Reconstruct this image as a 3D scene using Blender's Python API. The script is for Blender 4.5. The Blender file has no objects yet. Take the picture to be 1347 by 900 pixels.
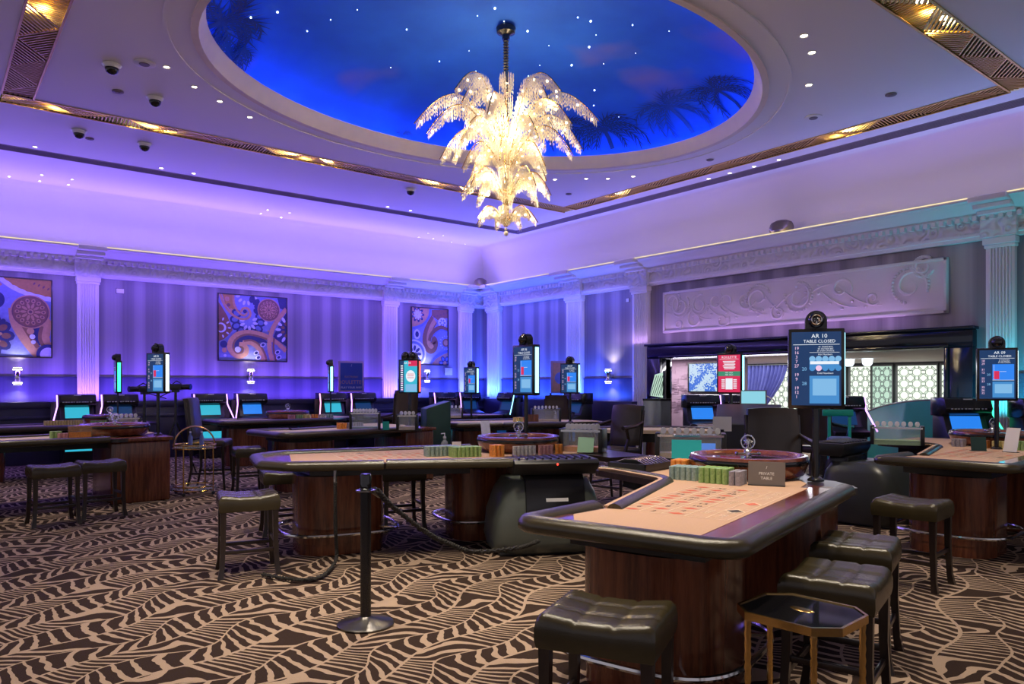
import bpy, bmesh, math, random
from mathutils import Vector, Matrix
random.seed(7)
PI = math.pi
def R(d): return math.radians(d)
scene = bpy.context.scene
COL = scene.collection

# ------------------------------------------------------------------ camera
F, HZ, CXP, CH, TH = 975.0, 508.0, 673.5, 1.5, R(51.5)
CT, ST = math.cos(TH), math.sin(TH)
cam_d = bpy.data.cameras.new('camera'); cam = bpy.data.objects.new('camera', cam_d); COL.objects.link(cam)
cam.location = (0, 0, CH); cam.rotation_euler = (R(90), 0, TH - R(90))
cam_d.sensor_width = 36; cam_d.lens = F / 1347 * 36; cam_d.shift_y = (HZ - 450) / 1347
cam_d.clip_start = 0.05; cam_d.clip_end = 200
scene.camera = cam
vs = scene.view_settings
vs.view_transform = 'Standard'; vs.look = 'None'; vs.gamma = 1; vs.use_curve_mapping = False
vs.exposure = 0.06
# ------------------------------------------------------------------ world + large lights
world = bpy.data.worlds.new('world'); scene.world = world; world.use_nodes = True
bg = world.node_tree.nodes['Background']; bg.inputs[0].default_value = (0.80, 0.74, 0.86, 1); bg.inputs[1].default_value = 0.40

def light(name, kind, loc, energy, color, rot=(0, 0, 0), **kw):
    d = bpy.data.lights.new(name, kind); d.energy = energy; d.color = color
    for k, v in kw.items(): setattr(d, k, v)
    o = bpy.data.objects.new(name, d); COL.objects.link(o); o.location = loc; o.rotation_euler = rot
    return o
UW, VW, ZC = 12.5, 17.0, 5.3          # right wall plane, left wall plane, ceiling height
VIOLET = (0.17, 0.075, 1.0); BLUE = (0.03, 0.10, 1.0); TEAL = (0.03, 0.62, 0.80)
# cove LEDs on the cornices, with tilted strips added to brighten the ceiling
light('cove_led_left', 'AREA', (3.2, 16.62, 4.26), 75, (0.26, 0.15, 1.0), (R(180 + 12), 0, 0), shape='RECTANGLE', size=18, size_y=0.12)
light('cove_led_right', 'AREA', (12.12, 8.6, 4.26), 10, (0.34, 0.24, 1.0), (0, R(180 - 12), 0), shape='RECTANGLE', size=0.12, size_y=15)
light('ceiling_fill_left', 'AREA', (3.2, 16.42, 4.30), 190, (0.24, 0.16, 1.0), (R(180 + 52), 0, 0), shape='RECTANGLE', size=18, size_y=0.10)  # second strip, added to carry violet light to the ceiling centre
light('ceiling_fill_right', 'AREA', (11.95, 8.6, 4.30), 62, (0.30, 0.22, 1.0), (0, R(180 - 52), 0), shape='RECTANGLE', size=0.10, size_y=15)  # added like the left one, to fill the ceiling
light('cove_glow_left', 'AREA', (3.2, 16.44, 4.262), 6, (1.0, 0.80, 0.42), (R(180 - 25), 0, 0), shape='RECTANGLE', size=18, size_y=0.03)
light('cove_glow_right', 'AREA', (11.94, 8.6, 4.262), 5, (1.0, 0.80, 0.42), (0, R(180 + 25), 0), shape='RECTANGLE', size=0.03, size_y=15)
# LED wash behind the machines, shining up the walls; top and door-head strips are added
light('wall_wash_left', 'AREA', (2.2, 16.60, 1.25), 330, VIOLET, (R(180 - 24), 0, 0), shape='RECTANGLE', size=15, size_y=0.10)
light('wall_wash_corner', 'AREA', (10.8, 16.60, 1.25), 110, (0.06, 0.09, 1.0), (R(180 - 24), 0, 0), shape='RECTANGLE', size=3, size_y=0.10)
light('wall_wash_right', 'AREA', (12.12, 14.2, 1.25), 210, BLUE, (0, R(180 + 24), 0), shape='RECTANGLE', size=0.10, size_y=5)
light('wall_top_fill_left', 'AREA', (2.8, 16.45, 3.64), 115, (0.20, 0.10, 1.0), (R(32), 0, 0), shape='RECTANGLE', size=18, size_y=0.08)  # added fill under the cornice, brightens the upper wall
light('wall_top_fill_right', 'AREA', (11.95, 14.0, 3.64), 28, (0.10, 0.12, 1.0), (0, R(-32), 0), shape='RECTANGLE', size=0.08, size_y=5)  # same added fill for the upper right wall
light('wall_wash_teal', 'AREA', (12.0, 3.7, 1.2), 38, TEAL, (0, R(180 + 24), 0), shape='RECTANGLE', size=0.10, size_y=1.6)
light('door_head_fill', 'AREA', (12.25, 8.6, 2.44), 14, (0.62, 0.36, 1.0), (0, R(180 + 14), 0), shape='RECTANGLE', size=0.06, size_y=6.5)  # added uplight over the doorway, tints the relief panel violet

# ------------------------------------------------------------------ projection helpers (pixel + known height or depth -> place)
def PD(x, d, z=0.0):
    l = (x - CXP) * d / F
    return Vector((d * CT + l * ST, d * ST - l * CT, z))
def P(x, y, z):
    return PD(x, F * (CH - z) / (y - HZ), z)
def PU(x, u, z=0.0): return PD(x, u / (CT + (x - CXP) / F * ST), z)
def PV(x, v, z=0.0): return PD(x, v / (ST - (x - CXP) / F * CT), z)
def depth(p): return p[0] * CT + p[1] * ST
def ZY(y, p): return CH + (HZ - y) * depth(p) / F

# ------------------------------------------------------------------ materials
MATS = {}
def newmat(name):
    m = bpy.data.materials.new(name); m.use_nodes = True; MATS[name] = m
    return m, m.node_tree, m.node_tree.nodes['Principled BSDF']
def setp(b, **kw):
    names = dict(base='Base Color', rough='Roughness', metal='Metallic', spec='Specular IOR Level', emit='Emission Color',
                 estr='Emission Strength', trans='Transmission Weight', ior='IOR', coat='Coat Weight', crough='Coat Roughness', alpha='Alpha', sheen='Sheen Weight')
    for k, v in kw.items():
        s = b.inputs[names[k]]
        s.default_value = (*v, 1) if isinstance(v, tuple) and len(v) == 3 else v
def mat(name, base, rough=0.5, metal=0.0, var=0.12, scale=6.0, bump=0.0, bscale=40.0, stretch=(1, 1, 1), **kw):
    """procedural material: base colour broken up by noise, optional fine bump"""
    m, nt, b = newmat(name); setp(b, rough=rough, metal=metal, **kw)
    tc = nt.nodes.new('ShaderNodeTexCoord'); mp = nt.nodes.new('ShaderNodeMapping'); mp.inputs['Scale'].default_value = stretch
    nt.links.new(tc.outputs['Object'], mp.inputs[0])
    n = nt.nodes.new('ShaderNodeTexNoise'); n.inputs['Scale'].default_value = scale; n.inputs['Detail'].default_value = 3
    nt.links.new(mp.outputs[0], n.inputs['Vector'])
    r = nt.nodes.new('ShaderNodeValToRGB'); e = r.color_ramp.elements
    e[0].position = 0.3; e[1].position = 0.7
    e[0].color = (*[c * (1 - var) for c in base], 1); e[1].color = (*[min(1, c * (1 + var)) for c in base], 1)
    nt.links.new(n.outputs['Fac'], r.inputs[0]); nt.links.new(r.outputs[0], b.inputs['Base Color'])
    if bump:
        n2 = nt.nodes.new('ShaderNodeTexNoise'); n2.inputs['Scale'].default_value = bscale; n2.inputs['Detail'].default_value = 2
        nt.links.new(mp.outputs[0], n2.inputs['Vector'])
        bp = nt.nodes.new('ShaderNodeBump'); bp.inputs['Strength'].default_value = bump; bp.inputs['Distance'].default_value = 0.02
        nt.links.new(n2.outputs['Fac'], bp.inputs['Height']); nt.links.new(bp.outputs[0], b.inputs['Normal'])
    return m
def emit(name, color, strength):
    m, nt, b = newmat(name); setp(b, base=(0.02, 0.02, 0.02), emit=color, estr=strength, rough=0.4)
    return m
class NX:
    """tiny math-node expression helper"""
    def __init__(s, nt): s.nt = nt
    def m(s, op, a, b=None, c=None):
        n = s.nt.nodes.new('ShaderNodeMath'); n.operation = op
        for i, v in enumerate((a, b, c)):
            if v is None: continue
            if isinstance(v, (int, float)): n.inputs[i].default_value = v
            else: s.nt.links.new(v, n.inputs[i])
        return n.outputs[0]
    def pos(s):
        g = s.nt.nodes.new('ShaderNodeNewGeometry'); x = s.nt.nodes.new('ShaderNodeSeparateXYZ'); s.nt.links.new(g.outputs['Position'], x.inputs[0])
        return g.outputs['Position'], x.outputs
    def noise(s, vec, scale, detail=1, dim='3D'):
        n = s.nt.nodes.new('ShaderNodeTexNoise'); n.noise_dimensions = dim; n.inputs['Scale'].default_value = scale; n.inputs['Detail'].default_value = detail
        if dim == '1D': s.nt.links.new(vec, n.inputs['W'])
        else: s.nt.links.new(vec, n.inputs['Vector'])
        return n.outputs['Fac']
    def white(s, w):
        n = s.nt.nodes.new('ShaderNodeTexWhiteNoise'); n.noise_dimensions = '1D'; s.nt.links.new(w, n.inputs['W']); return n.outputs['Value']
    def mix(s, fac, a, b):
        n = s.nt.nodes.new('ShaderNodeMix'); n.data_type = 'RGBA'
        if isinstance(fac, (int, float)): n.inputs[0].default_value = fac
        else: s.nt.links.new(fac, n.inputs[0])
        for i, v in ((6, a), (7, b)):
            if isinstance(v, tuple): n.inputs[i].default_value = (*v, 1)
            else: s.nt.links.new(v, n.inputs[i])
        return n.outputs[2]

def make_carpet():
    """brown carpet with cream palm-leaf ribs: wavy spines, fine slanted ribs on one side, broad wedges on the other"""
    m, nt, b = newmat('leaf_carpet'); X = NX(nt); pos, xyz = X.pos(); M = X.m
    ca, sa = math.cos(R(21)), math.sin(R(21))
    s0 = M('ADD', M('MULTIPLY', xyz[0], ca), M('MULTIPLY', xyz[1], sa))
    t0 = M('SUBTRACT', M('MULTIPLY', xyz[1], ca), M('MULTIPLY', xyz[0], sa))
    n1 = X.noise(pos, 0.55, 1); n2 = X.noise(pos, 1.6, 1)
    W = 0.50
    t1 = M('ADD', t0, M('MULTIPLY', M('SUBTRACT', n1, 0.5), 0.55))
    tn = M('ADD', M('DIVIDE', t1, W), M('MULTIPLY', M('SINE', M('MULTIPLY', s0, 2 * PI / 1.25)), 0.13))
    band = M('FLOOR', tn); a = M('FRACT', tn)                      # 0 = spine, 0.4 = leaf edge, 1 = next spine
    rnd = X.white(band)
    s1 = M('ADD', s0, M('MULTIPLY', rnd, 3.0))
    fan = M('SINE', M('ADD', M('MULTIPLY', s1, 2 * PI / 0.82), M('MULTIPLY', n2, 3.0)))
    jit = M('MULTIPLY', M('SUBTRACT', X.noise(pos, 9.0, 1), 0.5), 0.40)
    edge_a = M('ADD', 0.50, M('MULTIPLY', fan, 0.12))
    fineside = M('GREATER_THAN', a, edge_a)
    # fine ribs leave the spine at a shallow, fanning angle
    r = M('SUBTRACT', 1.0, a)
    phA = M('ADD', M('MULTIPLY', s1, 13.5), M('MULTIPLY', a, M('ADD', M('MULTIPLY', fan, 2.0), 2.2)))
    phB = M('ADD', M('MULTIPLY', s1, 10.0), M('MULTIPLY', M('POWER', a, 1.3), M('ADD', -3.4, M('MULTIPLY', fan, 2.0))))
    triA = M('ABSOLUTE', M('SUBTRACT', M('FRACT', M('ADD', phA, jit)), 0.5))
    triB = M('ABSOLUTE', M('SUBTRACT', M('FRACT', M('ADD', phB, M('MULTIPLY', jit, 1.5))), 0.5))
    dA = M('LESS_THAN', triA, M('ADD', 0.27, M('MULTIPLY', r, 0.18)))
    dB = M('LESS_THAN', triB, M('ADD', 0.28, M('MULTIPLY', a, 0.20)))
    dark = M('ADD', M('MULTIPLY', dA, fineside), M('MULTIPLY', dB, M('SUBTRACT', 1.0, fineside)))
    w = M('ADD', 0.020, M('MULTIPLY', jit, 0.04))
    ok = M('MULTIPLY', M('GREATER_THAN', a, w), M('GREATER_THAN', r, w))
    ok = M('MULTIPLY', ok, M('GREATER_THAN', M('ABSOLUTE', M('SUBTRACT', a, edge_a)), M('MULTIPLY', w, 0.75)))
    dark = M('MULTIPLY', dark, ok)
    fuzz = X.noise(pos, 160.0, 2)
    cr = X.mix(fuzz, (0.27, 0.19, 0.135), (0.46, 0.34, 0.25)); dk = X.mix(fuzz, (0.022, 0.013, 0.010), (0.046, 0.028, 0.021))
    nt.links.new(X.mix(dark, cr, dk), b.inputs['Base Color'])
    setp(b, rough=0.95, spec=0.1)
    bp = nt.nodes.new('ShaderNodeBump'); bp.inputs['Strength'].default_value = 0.35; bp.inputs['Distance'].default_value = 0.01
    nt.links.new(fuzz, bp.inputs['Height']); nt.links.new(bp.outputs[0], b.inputs['Normal'])
    return m
def make_wallpaper(name, axis, c0, c1):
    m, nt, b = newmat(name); X = NX(nt); pos, xyz = X.pos(); M = X.m
    w = xyz[axis]
    wv = X.noise(w, 2.6, 2, '1D')
    st = M('ADD', M('MULTIPLY', M('SINE', M('ADD', M('MULTIPLY', w, 2 * PI / 0.52), M('MULTIPLY', wv, 5.0))), 0.5), 0.5)
    st = M('POWER', st, 1.7)
    fine = X.noise(w, 22.0, 2, '1D')
    fac = M('ADD', M('MULTIPLY', st, 0.72), M('MULTIPLY', fine, 0.28))
    nt.links.new(X.mix(fac, c0, c1), b.inputs['Base Color']); setp(b, rough=0.42, spec=0.4)
    return m
def make_wood(name, c0, c1, rough=0.25, stretch=(14, 14, 1.2), coat=0.3):
    m, nt, b = newmat(name); X = NX(nt)
    tc = nt.nodes.new('ShaderNodeTexCoord'); mp = nt.nodes.new('ShaderNodeMapping'); mp.inputs['Scale'].default_value = stretch
    nt.links.new(tc.outputs['Object'], mp.inputs[0])
    f = X.noise(mp.outputs[0], 2.0, 4); g = X.noise(mp.outputs[0], 11.0, 2)
    fac = X.m('ADD', X.m('MULTIPLY', f, 0.75), X.m('MULTIPLY', g, 0.25))
    r = nt.nodes.new('ShaderNodeValToRGB'); r.color_ramp.elements[0].position = 0.36; r.color_ramp.elements[1].position = 0.66
    r.color_ramp.elements[0].color = (*c0, 1); r.color_ramp.elements[1].color = (*c1, 1)
    nt.links.new(fac, r.inputs[0]); nt.links.new(r.outputs[0], b.inputs['Base Color'])
    setp(b, rough=rough, coat=coat, crough=0.15)
    return m
def make_sky():
    """painted evening sky on the dome: blue ground with soft violet brown cloud patches"""
    m, nt, b = newmat('painted_sky'); X = NX(nt); pos, xyz = X.pos()
    n = X.noise(pos, 0.42, 3); n2 = X.noise(pos, 1.1, 3)
    r = nt.nodes.new('ShaderNodeValToRGB'); e = r.color_ramp.elements; e[0].position = 0.58; e[1].position = 0.74; e[0].color = (0, 0, 0, 1); e[1].color = (1, 1, 1, 1)
    nt.links.new(n, r.inputs[0])
    blue = X.mix(n2, (0.008, 0.07, 0.42), (0.02, 0.17, 0.75))
    nt.links.new(X.mix(r.outputs[0], blue, (0.26, 0.16, 0.34)), b.inputs['Base Color']); setp(b, rough=0.8)
    return m
def make_plaster(name, base, bump, scale, vor=False):
    m, nt, b = newmat(name); X = NX(nt); pos, xyz = X.pos()
    n = X.noise(pos, scale, 3); setp(b, base=base, rough=0.6)
    h = n
    if vor:
        v = nt.nodes.new('ShaderNodeTexVoronoi'); v.inputs['Scale'].default_value = scale; v.feature = 'SMOOTH_F1'; nt.links.new(pos, v.inputs['Vector'])
        h = X.m('ADD', X.m('SINE', X.m('MULTIPLY', v.outputs['Distance'], 26.0)), X.m('MULTIPLY', n, 1.0))
    bp = nt.nodes.new('ShaderNodeBump'); bp.inputs['Strength'].default_value = bump; bp.inputs['Distance'].default_value = 0.03
    nt.links.new(h, bp.inputs['Height']); nt.links.new(bp.outputs[0], b.inputs['Normal'])
    return m
def make_glow_art():
    m, nt, b = newmat('mosaic_light_picture'); X = NX(nt)
    tc = nt.nodes.new('ShaderNodeTexCoord')
    v = nt.nodes.new('ShaderNodeTexVoronoi'); v.inputs['Scale'].default_value = 26; nt.links.new(tc.outputs['Object'], v.inputs['Vector'])
    n = X.noise(tc.outputs['Object'], 3.2, 3)
    f = X.m('MULTIPLY', X.m('GREATER_THAN', X.m('ADD', n, X.m('MULTIPLY', v.outputs['Distance'], 0.4)), 0.70), 1.0)
    nt.links.new(X.mix(f, (0.03, 0.16, 0.75), (0.62, 0.80, 0.95)), b.inputs['Emission Color']); setp(b, estr=0.8, base=(0.02, 0.03, 0.05), rough=0.2)
    return m
def make_glass(name, tint, alpha=0.25):
    m, nt, b = newmat(name); setp(b, base=tint, rough=0.05, alpha=alpha, spec=0.7)
    return m

make_carpet(); make_sky(); make_glow_art()
make_wallpaper('wallpaper_left', 0, (0.17, 0.15, 0.18), (0.36, 0.32, 0.36))
make_wallpaper('wallpaper_right', 1, (0.17, 0.15, 0.18), (0.36, 0.32, 0.36))
make_wallpaper('wainscot_left', 0, (0.035, 0.035, 0.07), (0.085, 0.08, 0.14))
make_wallpaper('wainscot_right', 1, (0.035, 0.035, 0.07), (0.085, 0.08, 0.14))
make_plaster('ceiling_plaster', (0.78, 0.74, 0.74), 0.04, 3.0)
make_plaster('cornice_plaster', (0.74, 0.70, 0.70), 0.0, 3.0)
make_plaster('frieze_plaster', (0.74, 0.70, 0.70), 0.55, 5.5, True)
make_plaster('relief_plaster', (0.70, 0.64, 0.64), 0.18, 9.0)
mat('lip_paint', (0.72, 0.60, 0.52), 0.6, var=0.03)
make_wood('mahogany', (0.075, 0.020, 0.010), (0.20, 0.060, 0.025), 0.22)
make_wood('wheel_wood', (0.11, 0.025, 0.012), (0.26, 0.075, 0.030), 0.12, (6, 6, 6), 0.8)
make_wood('dark_wood', (0.014, 0.009, 0.008), (0.035, 0.021, 0.016), 0.3)
mat('olive_leather', (0.046, 0.036, 0.016), 0.24, var=0.15, bump=0.10, bscale=260, spec=0.6)
mat('brown_leather', (0.045, 0.032, 0.024), 0.28, var=0.18, bump=0.08, bscale=200, spec=0.6)
mat('beige_felt', (0.52, 0.325, 0.215), 0.9, var=0.05, scale=120)
mat('cream_felt', (0.55, 0.43, 0.29), 0.9, var=0.05, scale=120)
mat('print_cream', (0.80, 0.62, 0.44), 0.85, var=0.03)
mat('print_red', (0.56, 0.12, 0.065), 0.8, var=0.05)
mat('print_black', (0.05, 0.035, 0.03), 0.8, var=0.05)
mat('black_plastic', (0.018, 0.018, 0.020), 0.35, var=0.1)
mat('black_satin', (0.012, 0.012, 0.014), 0.22, var=0.1, spec=0.6)
mat('black_gloss', (0.008, 0.008, 0.010), 0.05, var=0.02, spec=0.7)
mat('black_lacquer', (0.006, 0.006, 0.012), 0.12, var=0.05, spec=0.6)
mat('sorter_grey', (0.10, 0.115, 0.10), 0.33, var=0.06)
mat('sorter_grey_shaded', (0.035, 0.038, 0.036), 0.35, var=0.06)  # darker copy of the sorter grey, shade put into the colour
mat('chrome', (0.75, 0.74, 0.72), 0.15, 1.0, var=0.03)
mat('brass', (0.72, 0.46, 0.16), 0.22, 1.0, var=0.06)
mat('gold_slat', (0.58, 0.39, 0.10), 0.42, 1.0, var=0.06)
mat('rope_black', (0.014, 0.012, 0.011), 0.8, var=0.25, scale=60)
mat('slot_void', (0.010, 0.009, 0.008), 0.8, var=0.1)
mat('slot_taupe', (0.24, 0.19, 0.20), 0.6, var=0.1)
mat('vent_taupe', (0.17, 0.13, 0.14), 0.6, var=0.1)
mat('white_plastic', (0.72, 0.72, 0.74), 0.4, var=0.03)
mat('paper_white', (0.80, 0.78, 0.74), 0.8, var=0.03)
mat('turquoise_card', (0.01, 0.42, 0.44), 0.45, var=0.04)
mat('grey_card', (0.17, 0.14, 0.125), 0.5, var=0.05)
mat('green_card', (0.35, 0.62, 0.40), 0.6, var=0.05)
mat('curtain_blue', (0.12, 0.13, 0.42), 0.7, var=0.15)
mat('panel_mauve', (0.38, 0.26, 0.36), 0.6, var=0.06)
mat('lattice_bar', (0.03, 0.05, 0.05), 0.4, var=0.05)
mat('mullion', (0.09, 0.10, 0.10), 0.4, var=0.05)
mat('dark_green', (0.010, 0.045, 0.036), 0.35, var=0.1)
mat('teal_plastic', (0.0, 0.36, 0.28), 0.4, var=0.05)
mat('green_partition', (0.02, 0.40, 0.27), 0.4, var=0.05)
mat('counter_metal', (0.45, 0.50, 0.50), 0.25, 0.7, var=0.05)
mat('poster_blue', (0.015, 0.05, 0.30), 0.4, var=0.06)
mat('banquette', (0.03, 0.03, 0.07), 0.4, var=0.1)
make_glass('acrylic', (0.75, 0.85, 0.90), 0.22)
make_glass('amber_acrylic', (0.50, 0.25, 0.10), 0.55)
make_glass('crystal', (1.0, 0.90, 0.72), 1.0)
for nm, c in dict(chip_green=(0.30, 0.48, 0.16), chip_teal=(0.30, 0.42, 0.38), chip_grey=(0.34, 0.32, 0.36), chip_orange=(0.78, 0.30, 0.05), chip_beige=(0.58, 0.44, 0.30),
                  chip_pink=(0.62, 0.30, 0.30), chip_white=(0.66, 0.62, 0.60), chip_yellow=(0.66, 0.56, 0.20)).items(): mat(nm, c, 0.5, var=0.22, scale=90)
for nm, c in dict(art_navy=(0.025, 0.03, 0.13), art_blue=(0.13, 0.17, 0.42), art_peri=(0.20, 0.23, 0.50), art_tan=(0.50, 0.26, 0.16), art_brown=(0.22, 0.10, 0.07), art_pale=(0.55, 0.55, 0.72),
                  art_ochre=(0.42, 0.21, 0.06), art_maroon=(0.16, 0.07, 0.08), art_palm=(0.012, 0.02, 0.07), art_palm2=(0.02, 0.06, 0.22)).items(): mat(nm, c, 0.6, var=0.10, scale=20)
emit('warm_lamp', (1.0, 0.86, 0.62), 14.0); emit('star_lamp', (0.80, 0.92, 1.0), 8.0); emit('led_line', (1.0, 0.83, 0.46), 1.0)
emit('neon_violet', (0.62, 0.30, 1.0), 3.0); emit('neon_blue', (0.10, 0.35, 1.0), 3.0); emit('neon_green', (0.05, 0.9, 0.45), 2.2); emit('neon_cyan', (0.30, 0.80, 1.0), 2.6); emit('neon_white', (0.75, 0.88, 1.0), 2.4); emit('neon_red', (1.0, 0.12, 0.06), 2.0); emit('neon_pink', (1.0, 0.40, 0.75), 2.2)
emit('screen_navy', (0.002, 0.032, 0.115), 1.0); emit('screen_blue', (0.02, 0.22, 0.85), 1.0); emit('screen_cyan', (0.03, 0.45, 0.62), 1.0); emit('screen_pale', (0.20, 0.46, 0.75), 1.0); emit('screen_sky', (0.05, 0.25, 0.58), 1.0)
emit('screen_white', (0.80, 0.85, 0.92), 1.0); emit('screen_pink', (0.85, 0.55, 0.78), 1.0); emit('screen_red', (0.65, 0.02, 0.09), 1.0); emit('screen_green', (0.04, 0.25, 0.15), 1.0); emit('screen_tablet', (0.25, 0.62, 0.74), 1.0)
emit('lit_pane', (0.90, 1.0, 0.84), 1.1); emit('lit_pane_green', (0.60, 0.84, 0.68), 0.85); emit('led_red', (1, 0.05, 0.03), 3.0)

# ------------------------------------------------------------------ mesh builder
class MB:
    def __init__(s): s.v = []; s.f = []; s.mi = []
    def add(s, vs_, fs, mi=0):
        o = len(s.v); s.v += [tuple(v) for v in vs_]
        for f in fs: s.f.append([i + o for i in f]); s.mi.append(mi)
        return s
    def box(s, x0, x1, y0, y1, z0, z1, mi=0):
        vs_ = [(x, y, z) for z in (z0, z1) for y in (y0, y1) for x in (x0, x1)]
        return s.add(vs_, [(0, 2, 3, 1), (4, 5, 7, 6), (0, 1, 5, 4), (2, 6, 7, 3), (0, 4, 6, 2), (1, 3, 7, 5)], mi)
    def bar(s, a, b, w, h=None, mi=0, up=(0, 0, 1)):
        """rectangular bar from a to b"""
        a, b = Vector(a), Vector(b); d = (b - a).normalized(); u = Vector(up)
        if abs(d.dot(u)) > 0.98: u = Vector((1, 0, 0))
        x = d.cross(u).normalized(); y = x.cross(d); h = h or w
        vs_ = [p + x * (i * w / 2) + y * (j * h / 2) for p in (a, b) for i, j in ((-1, -1), (1, -1), (1, 1), (-1, 1))]
        return s.add(vs_, [(3, 2, 1, 0), (4, 5, 6, 7), (0, 1, 5, 4), (1, 2, 6, 5), (2, 3, 7, 6), (3, 0, 4, 7)], mi)
    def prism(s, poly, z0, z1, mi=0):
        n = len(poly); vs_ = [(x, y, z0) for x, y in poly] + [(x, y, z1) for x, y in poly]
        return s.add(vs_, [tuple(range(n - 1, -1, -1)), tuple(range(n, 2 * n))] + [(i, (i + 1) % n, (i + 1) % n + n, i + n) for i in range(n)], mi)
    def lathe(s, prof, n=24, c=(0, 0, 0), mi=0, sx=1, sy=1):
        k = len(prof); vs_ = [(c[0] + r * sx * math.cos(2 * PI * i / n), c[1] + r * sy * math.sin(2 * PI * i / n), c[2] + z) for r, z in prof for i in range(n)]
        fs = [(j * n + i, j * n + (i + 1) % n, (j + 1) * n + (i + 1) % n, (j + 1) * n + i) for j in range(k - 1) for i in range(n)]
        if prof[0][0] > 1e-5: fs.append(tuple(range(n - 1, -1, -1)))
        if prof[-1][0] > 1e-5: fs.append(tuple((k - 1) * n + i for i in range(n)))
        return s.add(vs_, fs, mi)
    def cyl(s, c, r, h, n=16, mi=0): return s.lathe([(r, 0), (r, h)], n, c, mi)
    def ball(s, c, r, n=12, mi=0, squash=1.0):
        k = max(4, n // 2); return s.lathe([(max(1e-6, r * math.sin(PI * j / k)), -r * squash * math.cos(PI * j / k)) for j in range(k + 1)], n, c, mi)
    def tube(s, path, r, n=8, closed=False, mi=0):
        path = [Vector(p) for p in path]; m = len(path); rs = r if isinstance(r, (list, tuple)) else [r] * m
        vs_ = []; prev = None
        for i, p in enumerate(path):
            a = path[(i - 1) % m] if (closed or i > 0) else p; b = path[(i + 1) % m] if (closed or i < m - 1) else p
            d = (b - a).normalized()
            if prev is None:
                u = Vector((0, 0, 1)) if abs(d.z) < 0.9 else Vector((1, 0, 0)); x = d.cross(u).normalized()
            else: x = (prev - d * prev.dot(d)).normalized()
            prev = x; y = d.cross(x)
            vs_ += [p + (x * math.cos(2 * PI * k / n) + y * math.sin(2 * PI * k / n)) * rs[i] for k in range(n)]
        q = m if closed else m - 1
        fs = [(i * n + k, i * n + (k + 1) % n, ((i + 1) % m) * n + (k + 1) % n, ((i + 1) % m) * n + k) for i in range(q) for k in range(n)]
        if not closed: fs += [tuple(range(n - 1, -1, -1)), tuple((m - 1) * n + k for k in range(n))]
        return s.add(vs_, fs, mi)
    def sweep(s, path, prof, closed=False, mi=0):
        """2D path in xy; prof = closed list of (offset to the left of travel, z)"""
        m, n = len(path), len(prof); vs_ = []
        for i in range(m):
            p = Vector(path[i]); a = Vector(path[(i - 1) % m]) if (closed or i > 0) else None; b = Vector(path[(i + 1) % m]) if (closed or i < m - 1) else None
            d1 = (p - a).normalized() if a is not None else (b - p).normalized(); d2 = (b - p).normalized() if b is not None else d1
            n1 = Vector((-d1.y, d1.x)); n2 = Vector((-d2.y, d2.x)); nn = (n1 + n2)
            nn = nn.normalized() if nn.length > 1e-6 else n1
            k = 1 / max(0.4, nn.dot(n1))
            vs_ += [(p.x + nn.x * o * k, p.y + nn.y * o * k, z) for o, z in prof]
        q = m if closed else m - 1
        fs = [(i * n + k, i * n + (k + 1) % n, ((i + 1) % m) * n + (k + 1) % n, ((i + 1) % m) * n + k) for i in range(q) for k in range(n)]
        if not closed: fs += [tuple(range(n - 1, -1, -1)), tuple((m - 1) * n + k for k in range(n))]
        return s.add(vs_, fs, mi)
    def mesh(s, name, mats, bevel=0, seg=2, smooth=True, ang=38):
        me = bpy.data.meshes.new(name); me.from_pydata(s.v, [], s.f)
        for k in (mats if isinstance(mats, (list, tuple)) else [mats]): me.materials.append(MATS[k])
        for p, i in zip(me.polygons, s.mi): p.material_index = i
        bm = bmesh.new(); bm.from_mesh(me)
        bmesh.ops.recalc_face_normals(bm, faces=bm.faces)
        if bevel:
            es = [e for e in bm.edges if len(e.link_faces) == 2 and e.calc_face_angle(0) > R(30)]
            bmesh.ops.bevel(bm, geom=es, offset=bevel, segments=seg, affect='EDGES', profile=0.5, clamp_overlap=True)
        bm.to_mesh(me); bm.free()
        if smooth:
            me.polygons.foreach_set('use_smooth', [True] * len(me.polygons)); me.set_sharp_from_angle(angle=R(ang))
        me.update(); return me
    def build(s, name, mats, parent=None, loc=(0, 0, 0), rz=0.0, **kw):
        return put(name, s.mesh(name, mats, **kw), parent, loc, rz)
def put(name, me, parent=None, loc=(0, 0, 0), rz=0.0):
    o = bpy.data.objects.new(name, me); COL.objects.link(o); o.location = loc; o.rotation_euler = (0, 0, rz)
    if parent is not None: o.parent = parent
    return o
def tag(o, label, cat=None, group=None, kind=None):
    if label: o['label'] = label
    if cat: o['category'] = cat
    if group: o['group'] = group
    if kind: o['kind'] = kind
    return o
def thing(name, label, cat, loc=(0, 0, 0), rz=0.0, group=None):
    o = bpy.data.objects.new(name, None); COL.objects.link(o); o.location = loc; o.rotation_euler = (0, 0, rz); o.empty_display_size = 0.1
    return tag(o, label, cat, group)
def struct(o): o['kind'] = 'structure'; return o
def stuff(o): o['kind'] = 'stuff'; return o
KIDS = {}
def dup(root, loc, rz, label=None, group=None):
    r = root.copy(); COL.objects.link(r); r.location = loc; r.rotation_euler = (0, 0, rz)
    if label: r['label'] = label
    if group: r['group'] = group
    if root.name not in KIDS: KIDS[root.name] = [(c, list(c.children)) for c in root.children]
    for ch, gs in KIDS[root.name]:
        c = ch.copy(); COL.objects.link(c); c.parent = r
        for g in gs:
            d = g.copy(); COL.objects.link(d); d.parent = c
    return r
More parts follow.
